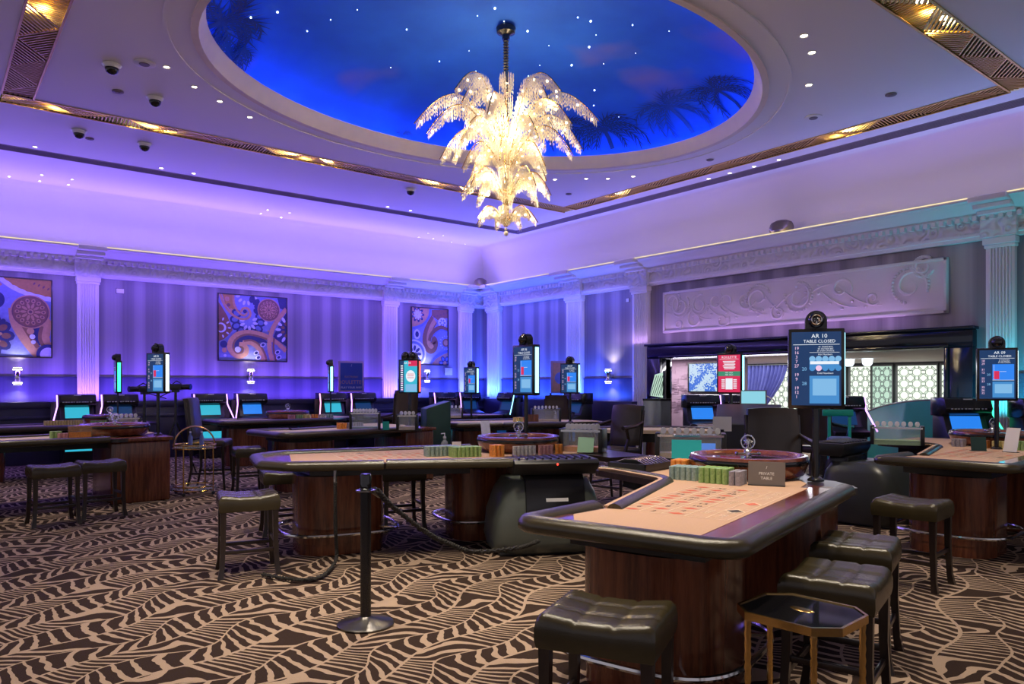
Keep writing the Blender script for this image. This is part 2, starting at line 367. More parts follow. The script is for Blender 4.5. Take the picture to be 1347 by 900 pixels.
def fillet(pts, rad, n=6, closed=False):
    out = []; m = len(pts)
    for i, p in enumerate(pts):
        if not closed and i in (0, m - 1): out.append(tuple(p)); continue
        p = Vector(p); a = Vector(pts[(i - 1) % m]); b = Vector(pts[(i + 1) % m]); d1 = (a - p); d2 = (b - p); L = min(d1.length, d2.length) * 0.48
        ang = d1.angle(d2); r_ = rad[i] if isinstance(rad, (list, tuple)) else rad
        t = min(L, r_ / max(0.05, math.tan(ang / 2)))
        q0 = p + d1.normalized() * t; q1 = p + d2.normalized() * t
        for k in range(n + 1):
            w = k / n; out.append(tuple(q0 * (1 - w) ** 2 + p * 2 * w * (1 - w) + q1 * w ** 2))
    return out
TXT = {}
def text_mesh(txt, size, align='CENTER'):
    if (txt, size, align) in TXT: return TXT[(txt, size, align)]
    cu = bpy.data.curves.new('lettering', 'FONT'); cu.body = txt; cu.size = size; cu.align_x = align; cu.align_y = 'CENTER'; cu.resolution_u = 2
    o = bpy.data.objects.new('lettering', cu); COL.objects.link(o)
    me = bpy.data.meshes.new_from_object(o.evaluated_get(bpy.context.evaluated_depsgraph_get()))
    COL.objects.unlink(o); bpy.data.objects.remove(o); TXT[(txt, size, align)] = me; return me
def mesh_verts(me, f): return [f(v.co) for v in me.vertices], [tuple(p.vertices) for p in me.polygons]
# ================================================================== THE SETTING
MB().box(-7, 22, -5, VW + 0.2, -0.1, 0).build('floor', 'leaf_carpet'); struct(bpy.data.objects['floor'])
EC, EV = 5.96, 7.62                                   # centre of the oval dome
IU0, IU1, IV0, IV1, BW = 1.15, 10.65, 3.49, 11.63, 0.35   # inner edge of the golden slat frame and its width
# ceiling: annulus round the oval, then the field outside the slat frame
cm = MB(); N = 128; CA, CB = 3.75, 2.90
angs = sorted(set([2 * PI * i / N for i in range(N)] + [math.atan2(y - EV, x - EC) % (2 * PI) for x in (IU0, IU1) for y in (IV0, IV1)]))
ring_i, ring_o = [], []
for a in angs:
    c_, s_ = math.cos(a), math.sin(a)
    k = 1 / math.sqrt((c_ / CA) ** 2 + (s_ / CB) ** 2); ring_i.append((EC + c_ * k, EV + s_ * k, ZC))
    t = min(((IU1 - EC) / c_ if c_ > 1e-6 else (IU0 - EC) / c_ if c_ < -1e-6 else 99), ((IV1 - EV) / s_ if s_ > 1e-6 else (IV0 - EV) / s_ if s_ < -1e-6 else 99))
    ring_o.append((EC + c_ * t, EV + s_ * t, ZC))
n = len(angs)
cm.add(ring_i + ring_o, [(i, (i + 1) % n, n + (i + 1) % n, n + i) for i in range(n)])
OU0, OU1, OV0, OV1 = IU0 - BW, IU1 + BW, IV0 - BW, IV1 + BW
CU1, CV1 = UW - 0.62, VW - 0.62
for x0, x1, y0, y1 in ((-7, CU1, OV1, CV1), (-7, CU1, -5, OV0), (-7, OU0, OV0, OV1), (OU1, CU1, OV0, OV1)):
    cm.add([(x0, y0, ZC), (x1, y0, ZC), (x1, y1, ZC), (x0, y1, ZC)], [(0, 1, 2, 3)])
ceiling = struct(cm.build('ceiling', 'ceiling_plaster'))
cove_prof = [(0.0, 4.2), (0.0, 4.3)] + [(-0.62 + 0.62 * math.cos(R(a)), 4.3 + 1.0 * math.sin(R(a))) for a in range(10, 91, 10)] + [(-0.62, 5.36), (0.08, 5.36), (0.08, 4.2)]
PATHC = [(-7, VW), (UW, VW), (UW, -5)]
struct(MB().sweep(PATHC, cove_prof).build('trim_1', 'ceiling_plaster', ang=20))
# oval lip, mouldings, dome
def oval(prof, name, m, parent, n=96, ang=25):
    b = MB(); k = len(prof)
    vs_ = [(EC + a * math.cos(2 * PI * i / n), EV + b_ * math.sin(2 * PI * i / n), z) for a, b_, z in prof for i in range(n)]
    b.add(vs_, [(j * n + i, j * n + (i + 1) % n, (j + 1) * n + (i + 1) % n, (j + 1) * n + i) for j in range(k - 1) for i in range(n)])
    return b.build(name, m, parent, ang=ang)
lip = oval([(3.83, 2.98, ZC), (3.83, 2.98, ZC - 0.02), (3.75, 2.90, ZC - 0.02), (3.70, 2.82, ZC + 0.10), (3.68, 2.78, ZC + 0.18), (3.72, 2.82, ZC + 0.19), (4.05, 3.15, ZC + 0.17)], 'oval_lip', 'lip_paint', ceiling)
oval([(4.10, 3.25, ZC), (4.10, 3.25, ZC - 0.012), (4.06, 3.21, ZC - 0.012), (4.06, 3.21, ZC)], 'ring_moulding', 'ceiling_plaster', ceiling)
DZ0, DZ1, DA, DB = ZC + 0.17, 6.22, 4.05, 3.15
def dome_z(t): return DZ0 + 0.10 + (DZ1 - DZ0 - 0.10) * math.sqrt(max(0, 1 - t ** 2.4))
dome = oval([(DA, DB, DZ0)] + [(DA * t, DB * t, dome_z(t)) for t in (1.0, .985, .96, .92, .86, .78, .68, .56, .42, .26, .12, .001)], 'sky_dome', 'painted_sky', ceiling, ang=80)
# blue LED rope on the hidden ledge behind the lip
emit('dome_led_blue', (0.01, 0.10, 1.0), 19.0)
oval([(3.93, 3.03, DZ0 + 0.03), (3.93, 3.03, DZ0 + 0.055), (3.97, 3.07, DZ0 + 0.055), (3.97, 3.07, DZ0 + 0.03), (3.93, 3.03, DZ0 + 0.03)], 'led_rope', 'dome_led_blue', ceiling)
def dome_pt(x, y, off=0.012):
    t = math.hypot((x - EC) / DA, (y - EV) / DB); return (x, y, dome_z(min(t, 0.999)) - off)
def dome_at(px, py):
    """where the sight line through a pixel meets the dome"""
    z = 5.9
    for _ in range(12):
        p = P(px, py, z); t = math.hypot((p.x - EC) / DA, (p.y - EV) / DB); z = 0.5 * z + 0.5 * dome_z(min(t, 0.999))
    return P(px, py, z)
def painted_palm(px, py, size, mi, seed, name='painted_palm', lean=0.0, nf=11):
    rg = random.Random(seed); c = dome_at(px, py); b = MB()
    up = Vector((c.x - EC, c.y - EV, 0)).normalized() * -1; sd = Vector((-up.y, up.x, 0))
    def pt(u_, w_):
        q = c + up * u_ + sd * w_; return dome_pt(q.x, q.y)
    for k in range(nf):
        a = R(-115 + 230 * k / (nf - 1) + rg.uniform(-8, 8)) + lean; L = size * rg.uniform(0.75, 1.1); ns = 9
        pts = []
        for j in range(ns + 1):
            w = j / ns; aa = a + math.copysign(0.75 * w * w, a if abs(a) > .05 else 1); pts.append((math.cos(aa) * L * w - 0.22 * L * w * w, math.sin(aa) * L * w))
        for j in range(ns):
            (u0, w0), (u1, w1) = pts[j], pts[j + 1]; d = Vector((u1 - u0, w1 - w0)).normalized(); nn = Vector((-d.y, d.x))
            wd = 0.030 * size
            b.add([pt(u0 - nn.x * wd / 2, w0 - nn.y * wd / 2), pt(u1 - nn.x * wd / 2, w1 - nn.y * wd / 2), pt(u1 + nn.x * wd / 2, w1 + nn.y * wd / 2), pt(u0 + nn.x * wd / 2, w0 + nn.y * wd / 2)], [(0, 1, 2, 3)])
            for sg in (-1, 1):
                ll = L * 0.30 * math.sin(PI * (0.12 + 0.86 * (j + .5) / ns)); tip = (u1 + d.x * ll * .75 + nn.x * sg * ll * .7, w1 + d.y * ll * .75 + nn.y * sg * ll * .7)
                b.add([pt(u0, w0), pt(u0 + d.x * wd * 2.2, w0 + d.y * wd * 2.2), pt(*tip)], [(0, 1, 2)])
    for j in range(5):                                          # trunk runs down to the rim
        u0, u1 = -size * 0.28 * j, -size * 0.28 * (j + 1); wd = 0.05 * size
        b.add([pt(u0, -wd), pt(u1, -wd), pt(u1, wd), pt(u0, wd)], [(0, 1, 2, 3)])
    return b.build(name, mi, ceiling, smooth=False)
painted_palm(880, 140, 0.75, 'art_palm2', 1); painted_palm(945, 118, 0.6, 'art_palm', 2); painted_palm(795, 170, 0.7, 'art_palm', 3)
painted_palm(290, 28, 0.9, 'art_palm', 4); painted_palm(300, 70, 0.55, 'art_palm', 5); painted_palm(740, 165, 0.5, 'art_palm', 6); painted_palm(527, 178, 0.22, 'art_palm2', 8)
# star points of light set in the dome
star = MB(); star.ball((0, 0, 0), 0.0095, 6); star_me = star.mesh('star_light', 'star_lamp')
for i, (x, y) in enumerate([(365, 15), (435, 25), (535, 38), (628, 20), (651, 10), (617, 66), (578, 80), (514, 88), (694, 40), (722, 59), (760, 22), (784, 45), (775, 61), (794, 83), (832, 32), (836, 69), (782, 118), (814, 153), (781, 138), (710, 85), (752, 85), (695, 99), (626, 93), (663, 27), (777, 27), (721, 108), (404, 40), (470, 12), (330, 22), (880, 40)]):
    p = dome_at(x, y); o = put('star_light', star_me, None, dome_pt(p.x, p.y, 0.01)); s_ = [1.25, .6, .85, .6][i % 4]; o.scale = (s_, s_, s_)
    tag(o, 'tiny bluish white star light set into the painted blue dome', 'star light', 'star lights in the dome')

# ---- golden slat frame: recessed black channel, gold edge trims, crossing slats
def clip(poly, p, d):
    lo, hi = -1e9, 1e9; n = len(poly)
    for i in range(n):
        a, b = poly[i], poly[(i + 1) % n]; e = (b[0] - a[0], b[1] - a[1]); nx, ny = -e[1], e[0]
        den = nx * d[0] + ny * d[1]; num = nx * (a[0] - p[0]) + ny * (a[1] - p[1])
        if abs(den) < 1e-9:
            if num > 0: return None
            continue
        t = num / den
        if den > 0: lo = max(lo, t)
        else: hi = min(hi, t)
    return (lo, hi) if hi - lo > 0.03 else None
def slat_side(k):
    horiz = k in (0, 2)
    L = (OU1 - OU0) if horiz else (IV1 - IV0); b = MB(); tri = 0.95
    base = {0: (OU0, IV1), 1: (IU1, IV0), 2: (OU0, OV0), 3: (OU0, IV0)}[k]
    def W(s, t, z): return (base[0] + s, base[1] + t, z) if horiz else (base[0] + t, base[1] + s, z)
    b2 = MB()
    def seg(p, d, poly):
        r_ = clip(poly, p, d)
        if r_:
            a = (p[0] + d[0] * r_[0], p[1] + d[1] * r_[0]); c = (p[0] + d[0] * r_[1], p[1] + d[1] * r_[1])
            b.bar(W(*a, ZC + 0.012), W(*c, ZC + 0.012), 0.017, 0.018)
    i = 0; s = -tri / 2
    while s < L:
        up = i % 2 == 0
        poly = [(s, 0), (s + tri, 0), (s + tri / 2, BW)] if up else [(s, BW), (s + tri / 2, 0), (s + tri, BW)]
        poly = [(x, y) for x, y in poly]
        d = Vector((tri / 2, BW)).normalized() if up else (Vector((tri / 2, -BW)).normalized() if i % 4 == 1 else Vector((0.08, 1)).normalized())
        nn = Vector((-d.y, d.x)); c = Vector((s + tri / 2, BW / 2))
        q = -0.6
        while q < 0.6:
            p = c + nn * q
            pl = poly
            if s < 0.02 or s + tri > L - 0.02:              # clip to the channel ends
                pl = None
                for cand in [poly]:
                    r_ = clip(cand, (p.x, p.y), (d.x, d.y))
                    if r_:
                        r2 = clip([(0.02, 0), (L - 0.02, 0), (L - 0.02, BW), (0.02, BW)], (p.x, p.y), (d.x, d.y))
                        if r2 and min(r_[1], r2[1]) - max(r_[0], r2[0]) > 0.03:
                            t0, t1 = max(r_[0], r2[0]), min(r_[1], r2[1])
                            b.bar(W(p.x + d.x * t0, p.y + d.y * t0, ZC + 0.012), W(p.x + d.x * t1, p.y + d.y * t1, ZC + 0.012), 0.017, 0.018)
            else: seg((p.x, p.y), (d.x, d.y), poly)
            q += 0.046
        s += tri / 2; i += 1
    t_ = thing('slat_ceiling_panel', ['recessed gold slat strip along the ceiling above the left wall', 'recessed gold slat strip along the ceiling above the right wall', 'recessed gold slat strip at the near right of the ceiling', 'recessed gold slat strip at the near left of the ceiling'][k], 'ceiling panel')
    stuff(b.build('slat_field', 'gold_slat', t_, smooth=False))
    a0, a1 = 0, L
    bx = MB()
    x0, y0, _ = W(0, 0, 0); x1, y1, _ = W(L, BW, 0)
    bx.box(x0, x1, y0, y1, ZC + 0.16, ZC + 0.18)
    for e in (0, 1):
        xx0, yy0, _ = W(0, e * BW - 0.004, 0); xx1, yy1, _ = W(L, e * BW + 0.004, 0); bx.box(min(xx0, xx1), max(xx0, xx1), min(yy0, yy1), max(yy0, yy1), ZC - 0.004, ZC + 0.17)
    bx.build('channel', 'slot_void', t_, smooth=False)
    tr = MB()
    for e in (0, 1):
        xx0, yy0, _ = W(0, e * BW - 0.012, 0); xx1, yy1, _ = W(L, e * BW + 0.012, 0); tr.box(min(xx0, xx1), max(xx0, xx1), min(yy0, yy1), max(yy0, yy1), ZC - 0.012, ZC - 0.002)
    tr.build('edge_trim', 'gold_slat', t_, smooth=False)
    return t_
sides = [slat_side(k) for k in range(4)]
lamp = MB(); lamp.lathe([(0.001, 0), (0.035, 0.002), (0.045, 0.02)], 10); lamp_me = lamp.mesh('slat_lamp', 'warm_lamp')
for k, pts in {0: [(62, 140), (178, 165), (210, 172), (395, 208), (438, 217), (575, 245), (612, 252)], 1: [(815, 259), (1098, 175)], 2: [(1215, 15), (1240, 38)], 3: [(30, 12), (55, 6)]}.items():
    for x, y in pts:
        p = P(x, y, ZC)
        if k == 0: p.y = IV1 + BW / 2
        if k == 1: p.x = IU1 + BW / 2
        if k == 2: p.y = OV0 + BW / 2
        if k == 3: p.x = OU0 + BW / 2
        put('slat_lamp', lamp_me, sides[k], (p.x, p.y, ZC + 0.10))
        light('slat_lamp_light', 'POINT', (p.x, p.y, ZC + 0.07), 9, (1.0, 0.80, 0.48), shadow_soft_size=0.04)
# ---- linear air slot
vs1 = MB(); vs1.box(-7, 11.65, 14.08, 14.40, ZC - 0.006, ZC + 0.01); vs1.box(11.34, 11.65, -5, 14.08, ZC - 0.006, ZC + 0.01); slot_o = struct(vs1.build('trim_2', 'slot_taupe', smooth=False))
ln = MB()
for k in range(7):
    o_ = 0.03 + 0.04 * k
    ln.box(-7, 11.65 - o_, 14.40 - o_ - 0.008, 14.40 - o_, ZC - 0.012, ZC - 0.006); ln.box(11.65 - o_ - 0.008, 11.65 - o_, -5, 14.40 - o_, ZC - 0.012, ZC - 0.006)
ln.build('slot_fin', 'vent_taupe', slot_o, smooth=False)

# ---- walls
ZA, ZW = 3.69, 1.66
wl = struct(MB().box(-7, UW + 0.1, VW, VW + 0.1, 0, 5.4).build('wall_left', 'wallpaper_left', smooth=False))
MB().box(-7, UW, VW - 0.025, VW + 0.01, 0, ZW).build('wainscot', 'wainscot_left', wl, smooth=False)
MB().box(-7, UW, VW - 0.04, VW + 0.01, ZW, ZW + 0.025).build('chair_rail', 'banquette', wl, smooth=False)
v0, v1 = PU(1248, UW).y, PU(876, UW).y; ZO = 2.09; ZS = 2.41; vs0, vs1_ = PU(1285, UW).y, PU(857, UW).y
b = MB(); b.box(UW, UW + 0.15, v1, VW + 0.1, 0, 5.4); b.box(UW, UW + 0.15, -5, v0, 0, 5.4); b.box(UW, UW + 0.15, v0, v1, ZO, 5.4)
wr = struct(b.build('wall_right', 'wallpaper_right', smooth=False))
b = MB(); b.box(UW - 0.025, UW + 0.01, vs1_, VW, 0, ZW); b.box(UW - 0.025, UW + 0.01, -5, vs0, 0, ZW); b.build('wainscot', 'wainscot_right', wr, smooth=False)
b = MB(); b.box(UW - 0.04, UW + 0.01, vs1_, VW, ZW, ZW + 0.025); b.box(UW - 0.04, UW + 0.01, -5, vs0, ZW, ZW + 0.025); b.build('chair_rail', 'banquette', wr, smooth=False)
# doorway surround (black lacquer architrave)
dr = MB(); PRO = 0.16
dr.box(UW - PRO, UW + 0.2, vs0, vs1_, ZO, ZS - 0.05); dr.box(UW - PRO - 0.06, UW + 0.1, vs0 - 0.03, vs1_ + 0.03, ZS - 0.05, ZS)
dr.box(UW - PRO, UW + 0.2, vs0, v0, 0, ZO); dr.box(UW - PRO, UW + 0.2, v1, vs1_, 0, ZO)
door = struct(dr.build('door_1', 'black_lacquer', bevel=0.012))
b = MB(); b.box(UW - PRO - 0.03, UW - PRO + 0.02, v0 - 0.06, v1 + 0.06, ZO + 0.0, ZO + 0.05); b.box(UW - PRO - 0.03, UW - PRO + 0.02, v0 - 0.06, v0, 0, ZO); b.box(UW - PRO - 0.03, UW - PRO + 0.02, v1, v1 + 0.06, 0, ZO); b.build('architrave_bead', 'black_gloss', door, bevel=0.008)
# bench-height ledge along the walls behind the machines
b = MB(); b.box(-7, UW - 0.02, VW - 0.36, VW - 0.02, 0, 1.16); b.box(UW - 0.30, UW - 0.02, vs1_ + 0.3, VW - 0.36, 0, 1.16); ledge = struct(b.build('baseboard_left', 'banquette', bevel=0.02))
b = MB(); b.box(-7, UW - 0.02, VW - 0.42, VW - 0.34, 1.08, 1.20); b.box(-7, UW - 0.02, VW - 0.40, VW - 0.34, 0.86, 0.93); b.build('ledge_rail', 'banquette', ledge, bevel=0.012)
# cornice
crown = [(0.02, 4.02), (-0.16, 4.02), (-0.20, 4.06), (-0.30, 4.08), (-0.36, 4.13), (-0.47, 4.16), (-0.50, 4.19), (-0.57, 4.20), (-0.57, 4.23), (-0.50, 4.23), (-0.46, 4.20), (0.02, 4.20)]
arch = [(0.02, ZA), (-0.10, ZA), (-0.10, ZA + 0.05), (-0.13, ZA + 0.06), (-0.13, ZA + 0.10), (0.02, ZA + 0.10)]
corn = struct(MB().sweep(PATHC, crown).build('trim_3', 'cornice_plaster', ang=30))
MB().sweep(PATHC, arch).build('architrave', 'cornice_plaster', corn, ang=30)
MB().sweep(PATHC, [(0.02, ZA + 0.10), (-0.10, ZA + 0.10), (-0.12, 4.02), (0.02, 4.02)]).build('frieze', 'frieze_plaster', corn, ang=30)
MB().sweep(PATHC, [(-0.545, 4.228), (-0.572, 4.228), (-0.572, 4.246), (-0.545, 4.246)]).build('led_strip', 'led_line', corn)
dn = MB(); s = -6.5
while s < UW - 0.4: dn.box(s, s + 0.06, VW - 0.24, VW - 0.14, 3.96, 4.03); s += 0.115
s = -2.0
while s < VW - 0.4: dn.box(UW - 0.24, UW - 0.14, s, s + 0.06, 3.96, 4.03); s += 0.115
stuff(dn.build('dentil_row', 'cornice_plaster', corn, smooth=False))
# pilasters
def pilaster(i, side, x0, x1):
    if side == 'L': a, c_ = PV(x0, VW - 0.1), PV(x1, VW - 0.1); s0, s1 = a.x, c_.x
    else: a, c_ = PU(x0, UW - 0.1), PU(x1, UW - 0.1); s0, s1 = c_.y, a.y
    w = s1 - s0
    def BX(b, t0, t1, d, z0, z1):
        if side == 'L': b.box(s0 + t0, s0 + t1, VW - d, VW, z0, z1)
        else: b.box(UW - d, UW, s0 + t0, s0 + t1, z0, z1)
    b = MB(); BX(b, 0, w, 0.11, 0, ZA); o = struct(b.build('trim_%d' % (10 + i), 'cornice_plaster', bevel=0.006))
    for k in range(7):
        f_ = MB(); q = w * (0.10 + 0.115 * k); BX(f_, q, q + w * 0.07, 0.135, 0.35, ZA - 0.12); f_.build('flute', 'cornice_plaster', o, bevel=0.008, seg=1)
    f_ = MB(); BX(f_, -0.03, w + 0.03, 0.17, ZA - 0.10, ZA); BX(f_, -0.015, w + 0.015, 0.14, ZA - 0.15, ZA - 0.10); f_.build('capital', 'cornice_plaster', o, bevel=0.008, seg=1)
    f_ = MB(); BX(f_, -0.03, w + 0.03, 0.17, 0, 0.30); f_.build('pilaster_base', 'cornice_plaster', o, bevel=0.008, seg=1)
    f_ = MB(); BX(f_, -0.05, w + 0.05, 0.20, ZA, 4.02); f_.build('entablature_block', 'frieze_plaster', o, bevel=0.006, seg=1)
    f_ = MB(); BX(f_, -0.06, w + 0.06, 0.64, 4.15, 4.235); BX(f_, -0.06, w + 0.06, 0.46, 4.08, 4.15); BX(f_, -0.06, w + 0.06, 0.30, 4.02, 4.08); f_.build('cornice_break', 'cornice_plaster', o, bevel=0.01, seg=1)
for i, (sd, x0, x1) in enumerate([('L', 102, 130), ('L', 505, 523), ('L', 605, 621), ('R', 641, 657), ('R', 745, 765), ('R', 832, 852), ('R', 1297, 1335)]): pilaster(i, sd, x0, x1)

# relief plaque above the doorway
pa, pb = PU(1248, UW).y, PU(875, UW).y
plq = thing('relief_panel', 'long white plaster relief panel with scrolls above the black doorway', 'wall panel', (UW - 0.001, (pa + pb) / 2, 3.07))
hw, hh = (pb - pa) / 2, 0.435
MB().box(-0.05, 0, -hw, hw, -hh, hh).build('panel_ground', 'relief_plaster', plq, smooth=False)
b = MB()
for y0, y1, z0, z1 in ((-hw, hw, hh - 0.05, hh), (-hw, hw, -hh, -hh + 0.05), (-hw, -hw + 0.05, -hh, hh), (hw - 0.05, hw, -hh, hh)): b.box(-0.085, -0.04, y0, y1, z0, z1)
b.build('panel_border', 'relief_plaster', plq, bevel=0.01)
rg = random.Random(3)
def scroll(cy, cz, r, turns, flip, start, bead=False):
    b = MB(); pts = []; rad = []
    for k in range(40):
        t = k / 39; a = start + flip * turns * 2 * PI * t; rr = r * (1 - 0.82 * t); pts.append((-0.055, cy + rr * math.cos(a), cz + rr * math.sin(a))); rad.append(0.006 + 0.020 * math.sin(PI * min(1, t + .15)))
    b.tube(pts, rad, 6)
    if bead:
        for k in range(26):
            a = start + flip * 2 * PI * k / 26 * 0.8; b.ball((-0.055, cy + r * 1.06 * math.cos(a), cz + r * 1.06 * math.sin(a)), 0.026, 6)
    return b
for cy, cz, r, bead in ((-hw + .55, .05, .27, True), (-hw + .35, .33, .15, True), (-hw + 1.15, -.1, .12, False), (-hw + 1.7, .12, .2, False), (-hw + 2.5, .05, .25, True), (-hw + 2.9, -.2, .16, False), (-hw + 3.6, .1, .2, False), (-hw + 4.3, .15, .18, False),
                        (-hw + 4.8, -.18, .2, False), (-hw + 5.4, .2, .22, True), (hw - 1.6, .1, .2, False), (hw - .45, .12, .22, True), (hw - .95, .1, .2, True), (hw - .4, -.28, .12, False), (hw - 1.5, -.25, .16, False), (hw - 2.3, .1, .24, True)):
    scroll(cy, cz, r, 1.3, rg.choice((-1, 1)), rg.uniform(0, 6), bead).build('scroll', 'relief_plaster', plq)
for k in range(9):
    y0 = -hw + 1.0 + k * (2 * hw - 1.8) / 9; b = MB(); L = rg.uniform(.5, .8); sg = rg.choice((-1, 1))
    pts = [(-0.052, y0 + L * t / 10, -.22 * sg + .42 * sg * (t / 10) ** 2) for t in range(11)]; b.tube(pts, [0.004 + 0.012 * math.sin(PI * (t + .5) / 11) for t in range(11)], 6)
    for t in (3, 6, 9): b.ball((-0.05, pts[t][1] + .04, pts[t][2] - .05 * sg), 0.035, 6, squash=.7)
    b.build('vine', 'relief_plaster', plq)

# ---- lobby seen through the doorway
LU = 19.0
struct(MB().box(UW + 0.2, LU + 0.2, v0 - 4, v1 + 4, ZO + 0.005, ZO + 0.06).build('trim_4', 'ceiling_plaster', smooth=False))
struct(MB().box(LU + 0.06, LU + 0.12, 5.0, 15.5, 0, ZO).build('wall_far', 'mullion', smooth=False))
struct(MB().box(UW + 0.2, LU, v0 - 2.6, v0 - 2.5, 0, ZO).build('wall_near', 'panel_mauve', smooth=False))
struct(MB().box(UW + 0.2, LU, v1 + 3.5, v1 + 3.6, 0, ZO).build('wall_side', 'panel_mauve', smooth=False))
def lattice(b, y0, y1, z0, z1, cell, x):
    ny = max(1, round((y1 - y0) / cell)); nz = max(1, round((z1 - z0) / cell)); cy, cz = (y1 - y0) / ny, (z1 - z0) / nz; w = 0.012
    def ln_(a, c): b.bar((x, y0 + a[0] * cy, z0 + a[1] * cz), (x, y0 + c[0] * cy, z0 + c[1] * cz), w, w, up=(1, 0, 0))
    for i in range(ny):
        for j in range(nz):
            oc = [(i + .5 + .36 * math.cos(R(22.5 + 45 * k)), j + .5 + .36 * math.sin(R(22.5 + 45 * k))) for k in range(8)]
            for k in range(8): ln_(oc[k], oc[(k + 1) % 8])
            for k, q in ((0, (i + 1, j + .5 + .14)), (7, (i + 1, j + .5 - .14)), (3, (i, j + .64)), (4, (i, j + .36)), (1, (i + .64, j + 1)), (2, (i + .36, j + 1)), (5, (i + .36, j)), (6, (i + .64, j))): ln_(oc[k], q)
            ln_((i, j + .36), (i + .36, j)); ln_((i + .64, j), (i + 1, j + .36)); ln_((i + 1, j + .64), (i + .64, j + 1)); ln_((i + .36, j + 1), (i, j + .64))
wn = 0
for x0, x1, m in ((975, 1040, 'lit_pane'), (1044, 1113, 'lit_pane'), (1119, 1146, 'lit_pane'), (1148, 1174, 'lit_pane_green'), (1181, 1233, 'lit_pane'), (1239, 1256, 'lit_pane')):
    a, c_ = PU(x1, LU).y, PU(x0, LU).y; wn += 1
    o = struct(MB().box(LU, LU + 0.03, a, c_, 0.25, 2.0).build('window_%d' % wn, m, smooth=False))
    b = MB(); lattice(b, a + .01, c_ - .01, 0.28, 1.98, 0.27, LU - 0.02); stuff(b.build('lattice', 'lattice_bar', o, smooth=False))
    b = MB(); b.box(LU - 0.05, LU + .03, a - 0.03, a, 0, 2.05); b.box(LU - 0.05, LU + .03, c_, c_ + 0.03, 0, 2.05); b.box(LU - 0.05, LU + .03, a, c_, 2.0, 2.05); b.box(LU - .05, LU + .03, a, c_, .2, .25); b.build('window_frame', 'mullion', o, smooth=False)
# blue curtain tied to the left of the lattice
ca_, cb_ = PU(1037, 17.2).y, PU(980, 17.2).y; b = MB(); NX_, NZ_ = 64, 10; vs_ = []
for j in range(NZ_ + 1):
    t = j / NZ_; z = 2.05 - 1.25 * t
    y0_ = ca_ + (cb_ - ca_) * (0.02 + 0.62 * t ** 1.6)
    for i in range(NX_ + 1):
        y = y0_ + (cb_ - y0_) * i / NX_; vs_.append((17.2 + 0.05 * math.sin(i / NX_ * 2 * PI * 11) * (1 - 0.3 * t), y, z))
b.add(vs_, [(j * (NX_ + 1) + i, j * (NX_ + 1) + i + 1, (j + 1) * (NX_ + 1) + i + 1, (j + 1) * (NX_ + 1) + i) for j in range(NZ_) for i in range(NX_)])
cu = thing('curtain', 'blue pleated curtain drawn aside in front of the lattice windows', 'curtain', (0, 0, 0)); b.build('curtain_cloth', 'curtain_blue', cu, ang=80)
MB().box(17.15, 17.25, ca_ - 1.0, cb_ + .3, 2.04, 2.085).build('curtain_rail', 'mullion', cu)
# mauve carved panel wall with the lit mosaic picture
wp0, wp1 = PU(978, 13.6).y, PU(872, 13.6).y
pw = struct(MB().box(13.6, 13.75, wp0, wp1, 0, ZO).build('wall_panel', 'panel_mauve', smooth=False))
b = MB(); rg = random.Random(5)
for k in range(70):
    y = rg.uniform(wp0 + .05, wp1 - .3); z = rg.uniform(.9, 2.0); ph = rg.uniform(.6, 1.2)
    for q in range(4): b.box(13.588, 13.60, y, y + rg.uniform(.12, .24), z + q * .035, z + q * .035 + .012)
stuff(b.build('carved_line', 'panel_mauve', pw, smooth=False))
p0, p1 = PU(945, 13.5), PU(906, 13.5)
art = thing('light_picture', 'square backlit blue and white mosaic picture on the mauve panel', 'picture', (13.52, (p0.y + p1.y) / 2, (ZY(515, p0) + ZY(478, p0)) / 2))
hwid, hhei = (p1.y - p0.y) / 2, (ZY(478, p0) - ZY(515, p0)) / 2
MB().box(-.01, .02, -hwid, hwid, -hhei, hhei).build('picture_face', 'mosaic_light_picture', art, smooth=False)
b = MB()
for y0, y1, z0, z1 in ((-hwid - .03, hwid + .03, hhei, hhei + .03), (-hwid - .03, hwid + .03, -hhei - .03, -hhei), (-hwid - .03, -hwid, -hhei, hhei), (hwid, hwid + .03, -hhei, hhei)): b.box(-.02, .07, y0, y1, z0, z1)
b.build('picture_frame', 'black_satin', art, smooth=False)
light('lobby_light', 'AREA', (16.5, 10.5, ZO - 0.03), 260, (0.95, 0.97, 1.0), shape='RECTANGLE', size=4, size_y=6)
light('lobby_panel_light', 'AREA', (13.05, (wp0 + wp1) / 2, ZO - 0.02), 40, (1.0, 0.93, 0.92), shape='RECTANGLE', size=0.3, size_y=2.5)
light('lobby_ceiling_fill', 'AREA', (12.85, 10.0, 1.99), 26, (0.85, 0.85, 1.0), (0, R(180 - 50), 0), shape='RECTANGLE', size=0.1, size_y=5.5)  # added fill facing up, brightens the lobby ceiling
# ceiling pendants in the lobby
for x, y in ((1117, 482), (1141, 482)):
    p = PU(x, 16.0); o = MB().lathe([(.02, .16), (.11, .16), (.10, .05), (.06, 0.0), (.001, 0)], 12).build('ceiling_spot', 'neon_white', None, (p.x, p.y, ZO - 0.155))
    tag(o, 'small bowl shaped ceiling light in the lobby by the lattice panes', 'light', 'bowl lights in the lobby')
